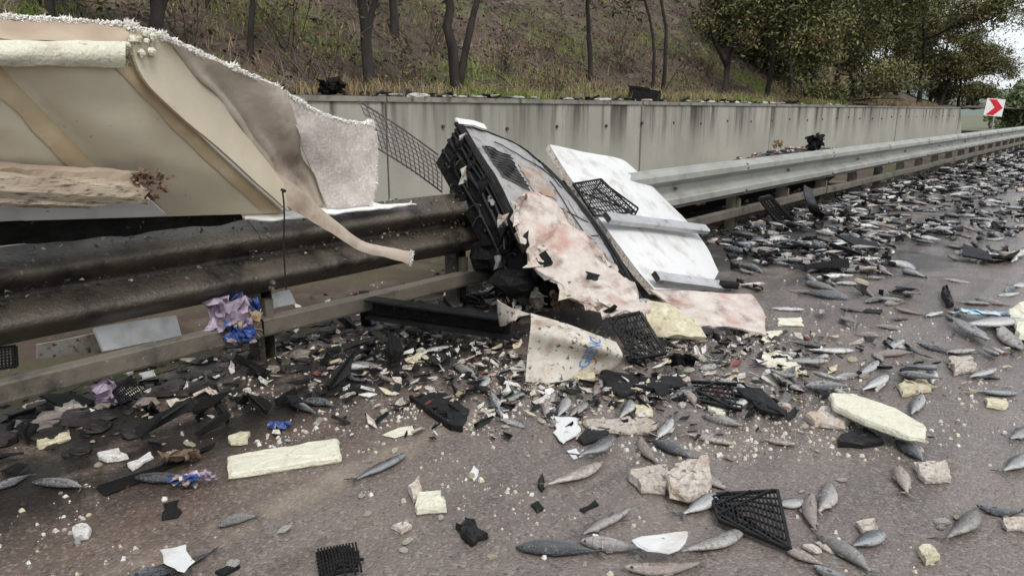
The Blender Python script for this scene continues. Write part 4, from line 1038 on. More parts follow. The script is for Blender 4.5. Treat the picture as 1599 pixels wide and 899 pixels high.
# ------------------------------------------------------------------ slabs, chunks, shards
def slab(px, t, mname, name, label, cat, z=0., dish=.0, group=None, tiltv=None, rough=.10, parent=None):
    t *= .62 if mname.startswith('foam') else .55
    pts = [GZ(x, y, z+t*.6) for x, y in px]; out = []
    for i, p_ in enumerate(pts):                      # denser, rougher outline
        q = pts[(i+1) % len(pts)]; L_ = (q-p_).length; k = max(2, min(7, int(L_/.035)))
        for j in range(k):
            e = lerp(p_, q, j/k)
            if j: e = e+Vector((rnd(-1, 1), rnd(-1, 1), 0))*min(L_, .12)*rough
            out.append(e)
    c_ = sum(out, Vector())/len(out); n = len(out); m = MB()
    def hgt(p_): return dish*((p_-c_).length**2)*4 + (tiltv.dot(p_-c_) if tiltv else 0)
    rings = []
    kk = .35 if rough < .05 else 1.
    for s_, zz in ((.95, z), (1, z+t*.25), (.985, z+t*.72), (.93, z+t), (.72, z+t), (.42, z+t)):
        rings.append([Vector((lerp(c_.x, p_.x, s_-kk*rnd(0, .07)), lerp(c_.y, p_.y, s_-kk*rnd(0, .07)), zz+hgt(p_)*s_+(kk*rnd(-.26, .12)*t if zz > z else 0))) for p_ in out])
    vs = [p_ for r_ in rings for p_ in r_] + [Vector((c_.x, c_.y, z+t)), Vector((c_.x, c_.y, z))]
    fs = [(i*n+j, i*n+(j+1) % n, (i+1)*n+(j+1) % n, (i+1)*n+j) for i in range(5) for j in range(n)]
    fs += [(5*n+j, 5*n+(j+1) % n, 6*n) for j in range(n)] + [((j+1) % n, j, 6*n+1) for j in range(n)]
    m.add(vs, fs); o = m.build(name, mname)
    lo = min(v.z for v in m.v)
    o.location.z += max(0, .002-lo)
    return tag(o, label, cat, group)
fb = dict(name='foam_piece', cat='foam', group='foam pieces on the road')
slab([(352, 716), (440, 701), (530, 686), (534, 716), (440, 731), (356, 744)], .05, 'foam_bright', label='long straight pale foam bar on the shoulder', rough=.03, **fb)
slab([(1294, 614), (1330, 616), (1400, 640), (1448, 668), (1446, 686), (1420, 684), (1350, 660), (1300, 636)], .05, 'foam_bright', label='long pale foam slab sloping over black fragments on the lane', z=.05, rough=.03, **fb)
slab([(48, 684), (105, 669), (112, 682), (60, 699)], .04, 'foam_yellow', label='short yellowish foam bar near the left photo edge', **fb)
slab([(595, 680), (622, 668), (645, 665), (645, 678), (615, 684)], .012, 'foam_bright', label='thin pale foam sliver on the worn edge line', **fb)
slab([(645, 771), (690, 767), (698, 794), (650, 799)], .05, 'foam_bright', label='square pale yellow foam block in the lower middle', **fb)
slab([(636, 762), (655, 745), (660, 770), (645, 780)], .05, 'foam_dirty', label='crumbly foam lump touching the square yellow block', **fb)
slab([(980, 738), (1042, 726), (1052, 755), (1040, 767), (1000, 764)], .06, 'foam_dirty', label='dirty flat foam block leaning on a paler one', **fb)
slab([(1036, 742), (1060, 724), (1108, 712), (1113, 762), (1075, 778), (1045, 770)], .075, 'foam_dirty', label='big mud-specked foam block above the black lattice', z=.02, **fb)
slab([(1186, 552), (1214, 547), (1250, 565), (1246, 578), (1196, 571)], .035, 'foam_bright', label='bent yellow foam piece right of the stained flap', **fb)
slab([(1220, 574), (1250, 572), (1262, 582), (1228, 592)], .035, 'foam_yellow', label='small yellow foam lump under the bent yellow piece', **fb)
slab([(630, 561), (662, 549), (672, 560), (640, 571)], .015, 'foam_yellow', label='flat yellow foam chip below the black channel', **fb)
slab([(795, 576), (815, 561), (823, 578), (802, 588)], .015, 'foam_bright', label='pale foam chip touching the lettered sheet', **fb)
slab([(150, 708), (186, 700), (202, 714), (166, 720)], .03, 'foam_white', label='white foam wedge on the left shoulder', **fb)
slab([(198, 724), (236, 706), (241, 714), (206, 735)], .02, 'foam_white', label='white foam stick beside the white wedge', **fb)
slab([(890, 582), (924, 571), (930, 590), (905, 598)], .05, 'foam_yellow', label='cream foam lump against the foot of the lettered sheet', **fb)
slab([(1572, 482), (1600, 470), (1640, 490), (1640, 536), (1590, 528)], .05, 'foam_bright', label='pale foam board cut by the right photo edge', z=.02, **fb)
slab([(1256, 650), (1298, 632), (1332, 654), (1320, 668), (1272, 662)], .05, 'foam_dirty', label='dirty foam slab under the upper end of the sloping slab', **fb)
slab([(1400, 602), (1432, 592), (1458, 594), (1456, 610), (1408, 618)], .035, 'foam_yellow', label='broken yellow foam chunk at right behind a pale fish', **fb)
slab([(1425, 724), (1478, 720), (1486, 748), (1444, 750)], .05, 'foam_dirty', label='grey foam crumb block beside the plump pale fish', **fb)
slab([(1564, 812), (1604, 808), (1612, 830), (1572, 826)], .03, 'foam_dirty', label='tan foam flake at the lower right photo edge', **fb)
slab([(908, 656), (1010, 652), (1030, 662), (1012, 678), (918, 674)], .03, 'foam_dirty', label='long dirty foam strip behind the bluish fish', **fb)
slab([(1478, 560), (1515, 556), (1528, 576), (1490, 582)], .06, 'foam_dirty', label='dirty cream chunk beside a pale fish at far right', **fb)
slab([(1536, 622), (1572, 626), (1570, 638), (1540, 634)], .03, 'foam_yellow', label='small tan foam bar below the dark right fish', **fb)
slab([(1432, 856), (1452, 850), (1468, 868), (1446, 878)], .04, 'foam_yellow', label='lone yellow foam crumb near the bottom right', **fb)
slab([(1212, 498), (1252, 496), (1256, 508), (1214, 508)], .025, 'foam_bright', label='pale flat foam chip right of the stained flap', **fb)
slab([(1104, 634), (1118, 630), (1134, 646), (1122, 654)], .03, 'foam_bright', label='white foam peg beside the red-flecked scraps', **fb)
slab([(988, 634), (1012, 632), (1020, 648), (994, 652)], .03, 'foam_yellow', label='yellow foam lump right of a short pale fish', **fb)
slab([(1185, 518), (1222, 516), (1216, 532), (1190, 536)], .02, 'foam_bright', label='pale foam tongue below the stained flap', **fb)
slab([(112, 826), (128, 818), (144, 826), (138, 838), (116, 838)], .035, 'foam_white', label='white foam lump near the bottom left', **fb)
slab([(355, 682), (375, 674), (392, 676), (388, 690), (360, 694)], .03, 'foam_yellow', label='yellowish foam flake above the long pale bar', **fb)
slab([(610, 822), (636, 812), (644, 822), (626, 832)], .03, 'foam_dirty', label='dirty foam crumb below the square yellow block', **fb)
slab([(1334, 816), (1366, 812), (1372, 826), (1346, 832)], .03, 'foam_dirty', label='dull foam flake right of the standing grey fish', **fb)
fw = dict(name='plastic_scrap', cat='scrap', group='white scraps on the road')
slab([(248, 856), (290, 848), (298, 868), (306, 876), (288, 894), (272, 886), (254, 878)], .006, 'skin_white', label='white sheet scrap on a dark fish at bottom left', z=.055, **fw)
slab([(985, 842), (1040, 832), (1076, 828), (1072, 846), (1045, 864), (1010, 860)], .012, 'skin_white', label='white pointed scrap lying across the foreground fish', z=.06, **fw)
slab([(863, 648), (906, 651), (908, 672), (880, 692), (868, 680)], .012, 'skin_white', label='white broken plate in front of the long dirty strip', z=.01, **fw)
slab([(885, 704), (900, 700), (912, 712), (896, 718)], .008, 'skin_white', label='small white chip below the bluish fish', **fw)
slab([(52, 628), (80, 616), (108, 632), (80, 640)], .01, 'skin_white', label='white scrap under the low rail at left', **fw)
slab([(730, 742), (740, 726), (748, 734), (740, 752)], .008, 'skin_white', label='tiny white flake alone above the dark lump', **fw)
# board trapped behind the low rail
m = MB(); m.sheet(patch([[GX(148, 512, -3.70), GX(212, 500, -3.72), GX(275, 492, -3.74)], [GX(162, 548, -3.66), GX(222, 536, -3.68), GX(284, 524, -3.70)]], 10, 5, .004, 6, 1)[::-1], .02)
tag(m.build('white_board', 'skin_white'), 'clean white board trapped between beam and low rail', 'board')
m = MB(); m.sheet(patch([[GX(410, 462, -3.70), GX(452, 452, -3.72)], [GX(416, 484, -3.68), GX(462, 474, -3.68)]], 8, 5, .004, 6, 1)[::-1], .012)
tag(m.build('white_board', 'skin_white'), 'small pale board behind the low rail beside the wrappers', 'board')
m = MB(); m.sheet(patch([[GX(58, 538, -3.80), GX(150, 520, -3.85)], [GX(58, 560, -3.8), GX(160, 548, -3.85)]], 8, 5, .004, 6, 1)[::-1], .012)
tag(m.build('white_board', 'skin_soiled'), 'dull pale board end behind the left guardrail post', 'board')

bp_ = dict(name='plastic_shard', cat='shard', group='black plastic shards')
o = slab([(640, 620), (690, 608), (735, 640), (722, 670), (702, 668), (652, 636)], .02, 'black_plastic', label='black tray corner in the middle of the shoulder', z=.0, rough=.06, **bp_)
a, b, c_ = GZ(641, 621, .016), GZ(704, 666, .016), GZ(722, 669, .016)
m = MB(); m.bar(a, b, .014, .03); m.bar(b, c_, .014, .03); m.build('rim', 'black_plastic', o)
slab([(930, 580), (958, 584), (1062, 594), (1076, 606), (1010, 612), (968, 622), (944, 606)], .03, 'black_plastic', label='long black strip below the lattice piece', dish=.08, **bp_)
slab([(1148, 612), (1190, 612), (1232, 650), (1226, 660), (1188, 642)], .03, 'black_plastic', label='curved black shard above the wet lane', z=.015, dish=.2, **bp_)
slab([(254, 786), (279, 780), (278, 808), (252, 812)], .012, 'black_plastic', label='small black square on the shoulder below the blue wrapper', **bp_)
slab([(1306, 684), (1350, 666), (1382, 690), (1348, 696), (1308, 694)], .05, 'black_plastic', label='black broken part under the sloping foam slab', **bp_)
slab([(500, 602), (570, 600), (570, 614), (506, 618)], .025, 'black_plastic', label='black bar fragment on the dark shoulder', **bp_)
slab([(1404, 578), (1430, 570), (1442, 590), (1410, 592)], .03, 'black_plastic', label='black cup fragment above the broken yellow chunk', dish=.3, **bp_)
slab([(900, 686), (922, 668), (956, 670), (948, 684), (910, 694)], .03, 'black_plastic', label='broken black clip under the bluish fish', **bp_)
slab([(710, 820), (718, 824), (726, 808), (742, 814), (748, 826), (764, 836), (748, 840), (738, 850), (720, 836)], .045, 'black_plastic', label='black broken housing lump at the bottom centre', **bp_)
slab([(828, 788), (840, 782), (850, 794), (838, 800)], .015, 'black_plastic', label='tiny black scrap mid-road', **bp_)
slab([(904, 796), (930, 780), (936, 788), (912, 800)], .012, 'black_plastic', label='tiny toothed black scrap above the grey fish', **bp_)
slab([(335, 894), (372, 878), (376, 884), (345, 900)], .02, 'black_plastic', label='thin black bar at the bottom edge', **bp_)
slab([(840, 750), (848, 738), (852, 756), (846, 768)], .02, 'black_plastic', label='black bit at the tail of the dusty grey fish', **bp_)
slab([(145, 762), (230, 735), (330, 700), (340, 690), (240, 745), (160, 775)], .02, 'black_burnt', label='long charred strip across the left shoulder', **bp_)
slab([(1345, 487), (1352, 482), (1378, 484), (1376, 490)], .02, 'black_plastic', label='little black block beside the cream cube', **bp_)
slab([(1470, 452), (1478, 448), (1490, 474), (1482, 476)], .10, 'black_plastic', label='upright black shard left of the cyan bag', **bp_)
slab([(300, 640), (336, 600), (342, 606), (310, 660)], .02, 'black_burnt', label='dark blade-like strip on the shoulder', **bp_)

# lattice crate pieces
def lattice(c00, c10, c11, c01, nu, nv, r_, label, diag=2, rim=(1, 1, 1, 1), group='broken black crate lattices', mname='black_plastic', bend=.0, wall=0.):
    def P(u, v):
        q = lerp(lerp(c00, c10, u), lerp(c01, c11, u), v)
        return q + Vector((0, 0, bend*math.sin(u*3.1)*math.sin(v*3.1)))
    n = (c10-c00).cross(c01-c00).normalized(); n = n if n.z > 0 else -n
    o = empty('crate_lattice', P(.5, .5), label, 'crate', group); m = MB()
    for i in range(1, nu):
        e = 1 if rim[2] else rnd(.7, 1.05); m.bar(P(i/nu, 0), P(i/nu, .5), r_, r_*1.2, n); m.bar(P(i/nu, .5), P(i/nu, e), r_, r_*1.2, n)
    for k in range(1, nv):
        e = 1 if rim[1] else rnd(.7, 1.05); m.bar(P(0, k/nv)-n*r_*.3, P(.5, k/nv)-n*r_*.3, r_, r_*1.2, n); m.bar(P(.5, k/nv)-n*r_*.3, P(e, k/nv)-n*r_*.3, r_, r_*1.2, n)
    tag(m.build('grid', mname, o), kind='stuff')
    m = MB()
    for k in range(diag):
        t = (k+.5)/diag
        m.bar(P(0, t)+n*r_, P(min(1, 1-t+.2), 1)+n*r_, r_*1.6, r_*1.8, n); m.bar(P(0, 1-t)+n*r_*1.2, P(min(1, 1-t+.1), 0)+n*r_*1.2, r_*1.6, r_*1.8, n)
    if diag: tag(m.build('brace', mname, o), kind='stuff')
    cs = (c00, c10, c11, c01)
    for k in range(4):
        if rim[k]:
            m = MB(); m.bar(cs[k]+n*(wall/2), cs[(k+1) % 4]+n*(wall/2), r_*2.2, r_*2.6+wall, n); m.build('rim', mname, o)
    return o
g = lambda x, y, z=0.02: GZ(x, y, z)
lattice(g(1110, 772), g(1214, 766, .04), g(1234, 858, .02), g(1124, 812, .03), 16, 7, .005, 'black lattice crate base on the wet foreground lane', diag=3, bend=.02)
lattice(GZ(952, 498, .20), GZ(1000, 488, .24), GZ(1040, 552, .04), GZ(990, 560, .05), 10, 6, .007, 'black lattice piece leaning under the wrecked unit', diag=3)
lattice(GX(892, 290, -3.38)+NW*.02, GX(935, 284, -3.36)+NW*.03, GX(988, 335, -3.1)+NW*.03, GX(925, 340, -3.12)+NW*.02, 14, 8, .005, 'black lattice piece lying on the white panel', diag=2, wall=.0)
lattice(GX(932, 290, -3.28)+NW*.05, GX(990, 332, -3.06)+NW*.05, GX(988, 340, -3.05)+NW*.02, GX(928, 298, -3.27)+NW*.02, 14, 1, .005, 'narrow black comb strip standing on the white panel', diag=0)
lattice(g(492, 858), g(560, 846, .04), g(570, 894, .03), g(500, 908), 14, 9, .006, 'crushed black lattice at the bottom edge', diag=0, rim=(0, 0, 0, 0), bend=.02)
lattice(GZ(1186, 310, .42), GZ(1202, 306, .42), GZ(1238, 345, .02), GZ(1215, 350, .02), 4, 11, .012, 'black lattice leaning upright against the far low rail', diag=0)
lattice(g(1080, 596, .05), g(1150, 600, .09), g(1158, 640, .04), g(1095, 626, .03), 9, 5, .006, 'black lattice fragment among the red-flecked scraps', diag=1, rim=(1, 0, 1, 0))
lattice(g(176, 612, .10), g(206, 586, .16), g(228, 612, .06), g(190, 632, .03), 12, 6, .005, 'black lattice over a yellow scrap under the low rail', diag=0, rim=(1, 0, 0, 1))
lattice(GX(-20, 545, -3.68), GX(24, 540, -3.68), GX(26, 572, -3.66), GX(-20, 578, -3.66), 8, 7, .006, 'black lattice corner behind the left end of the barrier', diag=0)
slab([(186, 606), (204, 586), (222, 610), (196, 622)], .02, 'foam_yellow', label='yellow foam seen through the lattice under the low rail', z=.01, **fb)
slab([(190, 582), (214, 568), (220, 574), (200, 586)], .03, 'foam_bright', label='pale foam wedge above the lattice under the low rail', **fb)
slab([(216, 584), (240, 578), (244, 586), (222, 592)], .02, 'foam_white', label='white foam bit right of the pale wedge', **fb)
m = MB(); G = patch([[GX(1254, 290, -3.2), GX(1268, 296, -3.15)], [GX(1258, 318, -3.0), GX(1275, 322, -2.95)], [GZ(1272, 336, .03), GZ(1300, 338, .02)]], 8, 10, .02, 5, 3)
m.sheet(G, .015); tag(m.build('plastic_shard', 'black_plastic', smooth=True), 'tall curved black shard upright near the far low rail', 'shard', 'black plastic shards')
# dark steel channel lying under the unit
a, b = GZ(575, 480, .18), GZ(800, 512, .12); ch = empty('steel_channel', (a+b)/2, 'charred steel channel lying from the barrier to the unit', 'beam')
for (dz, w_, h_, dx_) in ((.055, .11, .012, 0), (-.055, .11, .012, 0)):
    m = MB(); m.bar(a+Vector((0, 0, dz)), b+Vector((0, 0, dz)), w_, h_); m.build('flange', 'black_plastic', ch)
m = MB(); m.bar(a+Vector((-.04, .03, 0)), b+Vector((-.04, .03, 0)), .012, .098); m.build('web', 'black_burnt', ch)
m = MB(); m.bar(GZ(568, 462, .24), GZ(572, 500, .05), .06, .09); m.build('end_plate', 'black_plastic', ch)
# crumpled wrappers
def wrapper(x, y, s_, mname, label, z=.05, n=12, flat=.5, X=None, o=0., name='plastic_wrapper'):
    c_ = GZ(x, y, z) if X is None else GX(x, y, X); G = []
    for i in range(n+1):
        row = []
        for j in range(n+1):
            u, v = i/n-.5, j/n-.5; k = 1-.35*abs(nz((u*5, v*5, o), 1))
            p_ = RT*(v*s_*1.2*k)+Vector((-sY, cY, 0))*(u*s_*flat)+Vector((0, 0, -u*s_*(1-flat)))
            p_ += Vector((nz((u*4, v*4, o), 1.3), nz((u*4, v*4, o+5), 1.3), nz((u*4, v*4, o+9), 1.3)))*s_*.42
            row.append(c_+p_)
        G.append(row)
    lo = min(p_.z for r_ in G for p_ in r_)
    if lo < .004: G = [[p_+Vector((0, 0, .004-lo)) for p_ in r_] for r_ in G]
    m = MB(); m.sheet(G, .002); return tag(m.build(name, mname, smooth=False), label, 'wrapper', 'crumpled wrappers')
wrapper(360, 492, .20, 'bag_purple', 'crumpled lilac wrapper caught on the low rail', X=-3.46, flat=.1, o=3)
wrapper(385, 480, .13, 'bag_blue', 'dark blue wrapper caught right of the lilac one', X=-3.50, flat=.1, o=6)
wrapper(378, 500, .14, 'bag_tan', 'tan paper crushed below the lilac wrapper', X=-3.44, flat=.2, o=9)
wrapper(375, 520, .11, 'bag_blue', 'blue and tan wrapper dangling in front of the low rail', X=-3.42, flat=.1, o=16)
wrapper(168, 614, .14, 'bag_purple', 'purple bag under the low rail beside the lattice', z=.07, flat=.3, o=12)
wrapper(284, 750, .085, 'bag_blue', 'bright blue wrapper on the left shoulder', z=.04, flat=.5, o=15)
wrapper(312, 742, .075, 'bag_purple', 'pale lilac scrap beside the bright blue wrapper', z=.05, flat=.5, o=18)
wrapper(435, 663, .065, 'bag_blue', 'small blue and tan scrap above the long foam bar', z=.02, flat=.8, o=21)
wrapper(285, 715, .12, 'foam_brown', 'brown pulpy paper above the bright blue wrapper', z=.03, flat=.6, o=25, name='paper_scrap')
wrapper(1067, 566, .12, 'black_burnt', 'dark crumpled lump right of the leaning lattice', z=.05, flat=.4, o=30)
q = wrapper(1532, 484, .16, 'bag_cyan', 'cyan and lilac plastic bag lying on fish at right', z=.07, flat=.8, o=33); q.scale = (1.5, .85, .6)
wrapper(880, 468, .14, 'foam_brown', 'brown torn foam lump below the stained skin', z=.16, flat=.3, o=36, name='torn_foam')
wrapper(820, 466, .20, 'skin_soiled', 'crumpled soiled skin in the shade under the unit', z=.14, flat=.4, o=40, name='torn_skin')
wrapper(735, 448, .16, 'skin_soiled', 'pale torn skin behind the steel channel', z=.10, flat=.5, o=44, name='torn_skin')

# ------------------------------------------------------------------ random shards and chips in the spill
CH = {}
for k in range(6):
    for mn in ('foam_white', 'foam_yellow', 'foam_dirty', 'foam_bright'):
        m = MB(); blob(m, (0, 0, 0), 1, (1, rnd(.6, 1), rnd(.4, .7)), k*7.3+len(CH)); o = m.build('foam_chip', mn, centre=False); CH[(mn, k)] = o.data; C.objects.unlink(o); bpy.data.objects.remove(o)
SH = []
for k in range(8):
    m = MB(); n = random.randint(4, 6); pts = []
    for i in range(n):
        a_ = 6.28*i/n+rnd(-.35, .35); pts.append(Vector((math.cos(a_)*rnd(.7, 1.1), math.sin(a_)*rnd(.25, .6), 0)))
    z_ = [rnd(-.12, .25) for _ in pts]
    m.add([p_+Vector((0, 0, z)) for p_, z in zip(pts, z_)]+[p_+Vector((0, 0, z-.06)) for p_, z in zip(pts, z_)], [tuple(range(n)), tuple(range(n, 2*n))[::-1]]+[(i, n+i, n+(i+1) % n, (i+1) % n) for i in range(n)])
    if k % 2: m.bar(pts[0]+Vector((0, 0, .06)), pts[n//2]+Vector((0, 0, .06)), .08, .3)
    o = m.build('plastic_shard', 'black_plastic', centre=False); SH.append(o.data); C.objects.unlink(o); bpy.data.objects.remove(o)
for k in range(150):
    x, y, px, py, d = inspill(); s_ = .05+.25*random.random()**2.2
    tag(obj('plastic_shard', random.choice(SH), (x, y, .02+rnd(0, .05)), (rnd(-.35, .35), rnd(-.35, .35), rnd(0, 6.28)), (s_,)*3), 'black plastic shard among spilled fish, '+zone(x, y), 'shard', 'black shards in the spill, '+zone(x, y))
for k in range(130):
    x, y, px, py, d = inspill(); s_ = .015+.055*random.random()**1.7
    tag(obj('foam_chip', CH[(random.choice(('foam_white', 'foam_yellow', 'foam_bright', 'foam_dirty')), random.randrange(6))], (x, y, .02+s_*.3), (rnd(-.3, .3), rnd(-.3, .3), rnd(0, 6.28)), (s_*1.4, s_, s_)), 'foam chip among spilled fish, '+zone(x, y), 'foam', 'foam chips in the spill, '+zone(x, y))
# chips around the wreck and shoulder
def nzone(q):
    px, py, d = project(q)
    if q.x < -2.25: return 'on the brown shoulder'+(' near the left photo edge' if px < 330 else ' below the steel channel' if px < 760 else ' beside the wreck')
    if py < 640: return 'among shards right of the lettered sheet' if px < 1250 else 'on the wet lane below the spill'
    return 'on the lane around the foreground fish' if px > 760 else 'on the lane left of the foreground fish'
for k in range(240):
    px, py = (rnd(30, 1590), rnd(520, 890)) if k % 2 else (rnd(450, 1350), rnd(530, 680))
    if random.random() > (.9 if px < 900 and py < 720 else .45): continue
    q = GZ(px, py); s_ = rnd(.006, .02)*(1.3 if py < 640 else 1)
    tag(obj('foam_chip', CH[(random.choice(('foam_white', 'foam_yellow', 'foam_bright', 'foam_dirty', 'foam_white')), random.randrange(6))], (q.x, q.y, s_*.4), (rnd(-.3, .3), rnd(-.3, .3), rnd(0, 6.28)), (s_*1.4, s_, s_)), 'little foam chip '+nzone(q), 'foam', 'foam chips '+nzone(q))
# clutter under the barrier and round the foot of the wreck
for k in range(75):
    y = rnd(.4, 5.2); x = RX+rnd(-.5, .5)+.15*abs(random.gauss(0, 1)); s_ = rnd(.05, .17); bz = ('behind the low rail' if x < RX else 'in front of the low rail')+(', left of the lilac wrapper' if y < 2.1 else ', between lilac wrapper and wreck')
    tag(obj('plastic_shard', random.choice(SH), (x, y, .02+rnd(0, .06)), (rnd(-.5, .5), rnd(-.5, .5), rnd(0, 6.28)), (s_,)*3), 'black shard '+bz, 'shard', 'black shards under the near barrier, '+bz)
for k in range(90):
    px, py = rnd(560, 1300), rnd(540, 665); 
    if 815 < px < 975 and py < 600: continue
    q = GZ(px, py); s_ = rnd(.02, .07)
    tag(obj('plastic_shard', random.choice(SH), (q.x, q.y, .01+s_*.2), (rnd(-.4, .4), rnd(-.4, .4), rnd(0, 6.28)), (s_,)*3), 'small black shard '+nzone(q), 'shard', 'small black shards '+nzone(q))
m = MB()
for k in range(1900):
    x, y, px, py, d = inspill(); s_ = rnd(.02, .105); r_ = Matrix.Rotation(rnd(0, 6.28), 4, 'Z') @ Matrix.Rotation(rnd(-.4, .4), 4, 'X') @ Matrix.Rotation(rnd(-.3, .3), 4, 'Y')
    src = random.choice(SH); o_ = len(m.v)
    m.add([Vector((x, y, .012+rnd(0, .05))) + (r_ @ v.co)*s_ for v in src.vertices], [tuple(p_.vertices) for p_ in src.polygons], random.choices((0, 1, 2), (7, 4, .7))[0])
tag(m.build('fragments', ['black_plastic', 'muck', 'foam_dirty'], centre=False), 'small dark fragments filling gaps between the spilled fish', 'debris', None, 'stuff')
m = MB()
for k in range(3000):
    if k % 3 == 0: px, py = rnd(-60, 640), 0; q = Vector((RX+rnd(-.9, .55), rnd(.2, 5.5), 0))
    else: q = GZ(random.gauss(900, 230), 520+abs(random.gauss(0, 70)))
    px, py, d = project(q)
    if py > 690 or (815 < px < 975 and 500 < py < 600): continue
    s_ = .008+.05*random.random()**2.2; r_ = Matrix.Rotation(rnd(0, 6.28), 4, 'Z') @ Matrix.Rotation(rnd(-.6, .6), 4, 'X') @ Matrix.Rotation(rnd(-.5, .5), 4, 'Y')
    src = random.choice(SH)
    m.add([q+Vector((0, 0, .006+s_*.25)) + (r_ @ v.co)*s_ for v in src.vertices], [tuple(p_.vertices) for p_ in src.polygons], random.choices((0, 1, 2, 3, 4, 5), (4, 3, 3.2, 2.6, .2, 1.6) if k % 3 == 0 else (6, 3, 2.5, 3, .2, 2))[0])
tag(m.build('fragments', ['black_plastic', 'muck', 'foam_dirty', 'foam_white', 'pulp_red', 'foam_yellow'], centre=False), 'fine broken fragments round the wreck and under the barrier', 'debris', None, 'stuff')
# crumbs, far too many to count
m = MB()
for k in range(19000):
    t = random.random()
    if t < .40: x = rnd(-3.4, -1.2); y = rnd(.2, 5.2)
    elif t < .62: x = rnd(-2.6, -.2); y = rnd(.6, 5.5)
    elif t < .70: x, y, *_ = inspill()
    else: q = GZ(random.gauss(850, 300), rnd(560, 720)); x, y = q.x, q.y
    if nz((x, y, 0), 1.5, 8)+.6*nz((x, y, 0), 6, 2) < rnd(-.05, .55): continue
    s_ = .002+.0075*random.random()**3.4; q = Vector((x, y, s_*.5)); r_ = Matrix.Rotation(rnd(0, 6.28), 3, 'Z')
    vs = [q+r_ @ Vector((a_*s_*rnd(.6, 1.3), b_*s_*rnd(.6, 1.3), c2*s_*.7)) for a_, b_, c2 in ((-1, -1, -.7), (1, -1, -.7), (1, 1, -.7), (-1, 1, -.7), (-.6, -.6, 1), (.6, -.6, .8), (.6, .6, 1), (-.6, .6, .7))]
    m.add(vs, [(4, 5, 6, 7), (0, 1, 5, 4), (1, 2, 6, 5), (2, 3, 7, 6), (3, 0, 4, 7)], random.choices((0, 1, 2, 3), (5, 1.5, 3, 3))[0])
tag(m.build('crumbs', ['foam_white', 'foam_yellow', 'stone', 'foam_dirty'], centre=False), 'fine foam crumbs and grit sprinkled over the asphalt', 'crumbs', None, 'stuff')
# muck along the foot of the barrier
m = MB()
for k in range(1500):
    y = rnd(-.5, 24); x = RX+random.gauss(.02, .22 if y < 6 else .16); s_ = rnd(.01, .05)*(1.2 if y < 6 else 1)
    blob(m, (x, y, s_*.2), s_, (1.2, 1.2, .5), k*1.3, mi=random.choices((0, 1, 2), (14, 2, .4))[0])
tag(m.build('debris', ['muck', 'stone', 'foam_dirty'], centre=False), 'dark wet debris collected along the foot of the barrier', 'debris', None, 'stuff')
# heap behind the barrier: crushed fish and scraps
m = MB(); G = [[(-3.72-.9*j/8, 7.6+.25*i, .02+(.80+.08*nz((i*.4, j*.6, 0), 1))*math.sin(math.pi*min(1, .25+j/9))*max(0, 1-abs(i-14)/15)**.2+.03*nz((i*1.7, j*1.9, 0), 1)) for j in range(9)] for i in range(29)]
m.sheet(G); hv = [Vector(p_) for r_ in G for p_ in r_]
for k in range(900):
    p_ = random.choice(hv)+Vector((rnd(-.1, .1), rnd(-.12, .12), rnd(0, .02))); s_ = rnd(.012, .038)
    blob(m, p_, s_, (1, 1.5, .6), k, mi=random.choices((0, 1, 2, 3), (3, 3, 2, 2))[0])
tag(m.build('debris', ['muck', 'pulp_red', 'foam_dirty', 'stone'], centre=False), 'reddish heap of crushed catch behind the far barrier', 'debris', None, 'stuff')
# red flecked scraps of torn fish, small
m = MB()
for (px, py, n, r_) in ((880, 600, 14, 60), (640, 600, 8, 45), (1215, 640, 5, 25), (1110, 612, 12, 50), (740, 570, 8, 40), (1290, 855, 6, 30), (500, 590, 6, 40)):
    for k in range(n):
        q = GZ(px+random.gauss(0, r_*.6), py+random.gauss(0, r_*.18)); blob(m, q+Vector((0, 0, .006)), rnd(.008, .022), (1.5, 1, .5), k+px, mi=random.choice((0, 1, 1)))
tag(m.build('scraps', ['pulp_red', 'foam_dirty'], centre=False), 'small reddish fish scraps trodden into the asphalt', 'scraps', None, 'stuff')

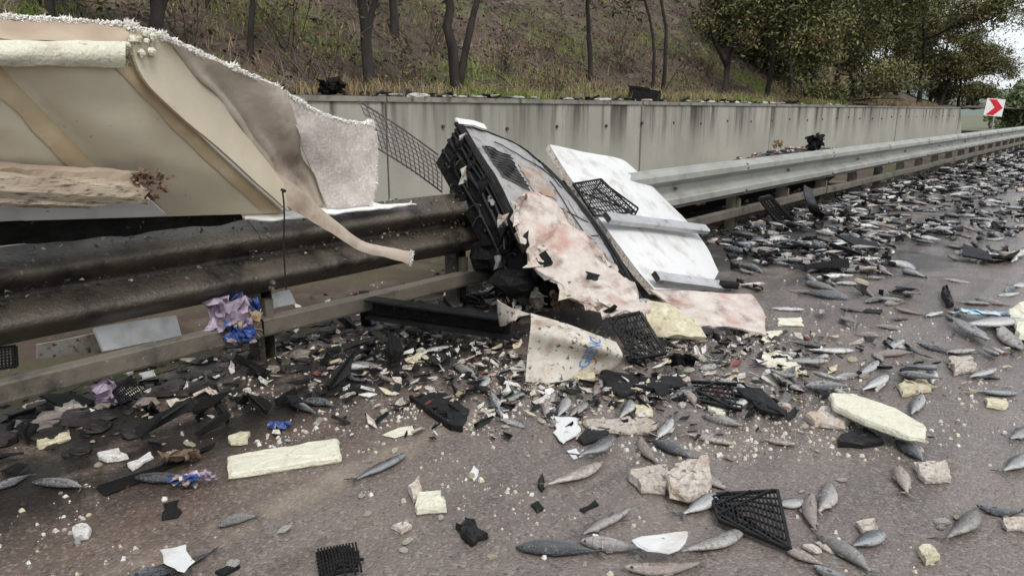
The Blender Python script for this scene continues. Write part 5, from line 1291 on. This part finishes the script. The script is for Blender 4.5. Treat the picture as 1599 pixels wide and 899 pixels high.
# ------------------------------------------------------------------ things thrown on top of the wall
cr = empty('plastic_crate', hp(1006, 140, -6.35), 'broken black crate tipped on top of the wall', 'crate')
q = hp(1006, 140, -6.35); M_ = Matrix.Translation(q+Vector((0, 0, .02))) @ Matrix.Rotation(R(20), 4, 'Z') @ Matrix.Rotation(R(8), 4, 'Y')
for lo, hi, nm in (((-.24, -.16, 0), (.24, .16, .02), 'floor'), ((-.24, -.16, .02), (-.225, .16, .19), 'side'), ((.225, -.16, .02), (.24, .16, .15), 'side'), ((-.224, -.16, .02), (.224, -.145, .18), 'side'), ((-.224, .145, .02), (.224, .16, .19), 'side')):
    m = MB(); m.box(lo, hi, 0, M_); m.build(nm, 'black_plastic', cr)
m = MB(); m.box((-.26, -.18, .185), (.1, -.162, .21), 0, M_); m.build('rim', 'black_plastic', cr)
for k in range(24):
    px = 600+k*27+rnd(-12, 12); q = hp(px, 145, -6.15-rnd(0, .2)); L_ = rnd(.2, .32)
    tag(obj('fish', FV[(random.randrange(4), k % 4)][0], q+Vector((0, 0, .03)), (rnd(-.4, .4), rnd(-.1, .1), rnd(0, 6.28)), (L_,)*3), 'one of the fish thrown on top of the wall', 'fish', 'fish on top of the wall')
for k in range(60):
    px = random.choice((rnd(590, 780), rnd(900, 1215), rnd(900, 1400))); q = hp(px, 145, -6.12-rnd(0, .3)); s_ = rnd(.05, .15)
    tag(obj('plastic_shard', random.choice(SH), q+Vector((0, 0, .03)), (rnd(-.6, .6), rnd(-.6, .6), rnd(0, 6.28)), (s_,)*3), 'one of the black shards on top of the wall', 'shard', 'black shards on top of the wall')
for k in range(44):
    px = random.choice((rnd(590, 760), rnd(880, 1215), rnd(930, 1330))); q = hp(px, 145, -6.12-rnd(0, .3)); s_ = rnd(.03, .08)
    tag(obj('foam_chip', CH[(random.choice(('foam_white', 'foam_dirty')), random.randrange(6))], q+Vector((0, 0, .02)), (0, 0, rnd(0, 6.28)), (s_*1.5, s_, s_*.7)), 'one of the foam lumps on top of the wall', 'foam', 'foam lumps on top of the wall')
wrapper(518, 138, .22, 'black_burnt', 'small black lump on the wall top above the torn panel', X=-6.4, flat=.4, o=50, name='plastic_lump')
wrapper(1215, 225, .10, 'bag_tan', 'crumpled brown rag on top of the far beam', X=-3.6, flat=.2, o=54, name='rag')
wrapper(1273, 222, .20, 'black_burnt', 'dark rag draped over the far beam', X=-3.62, flat=.1, o=57, name='rag')
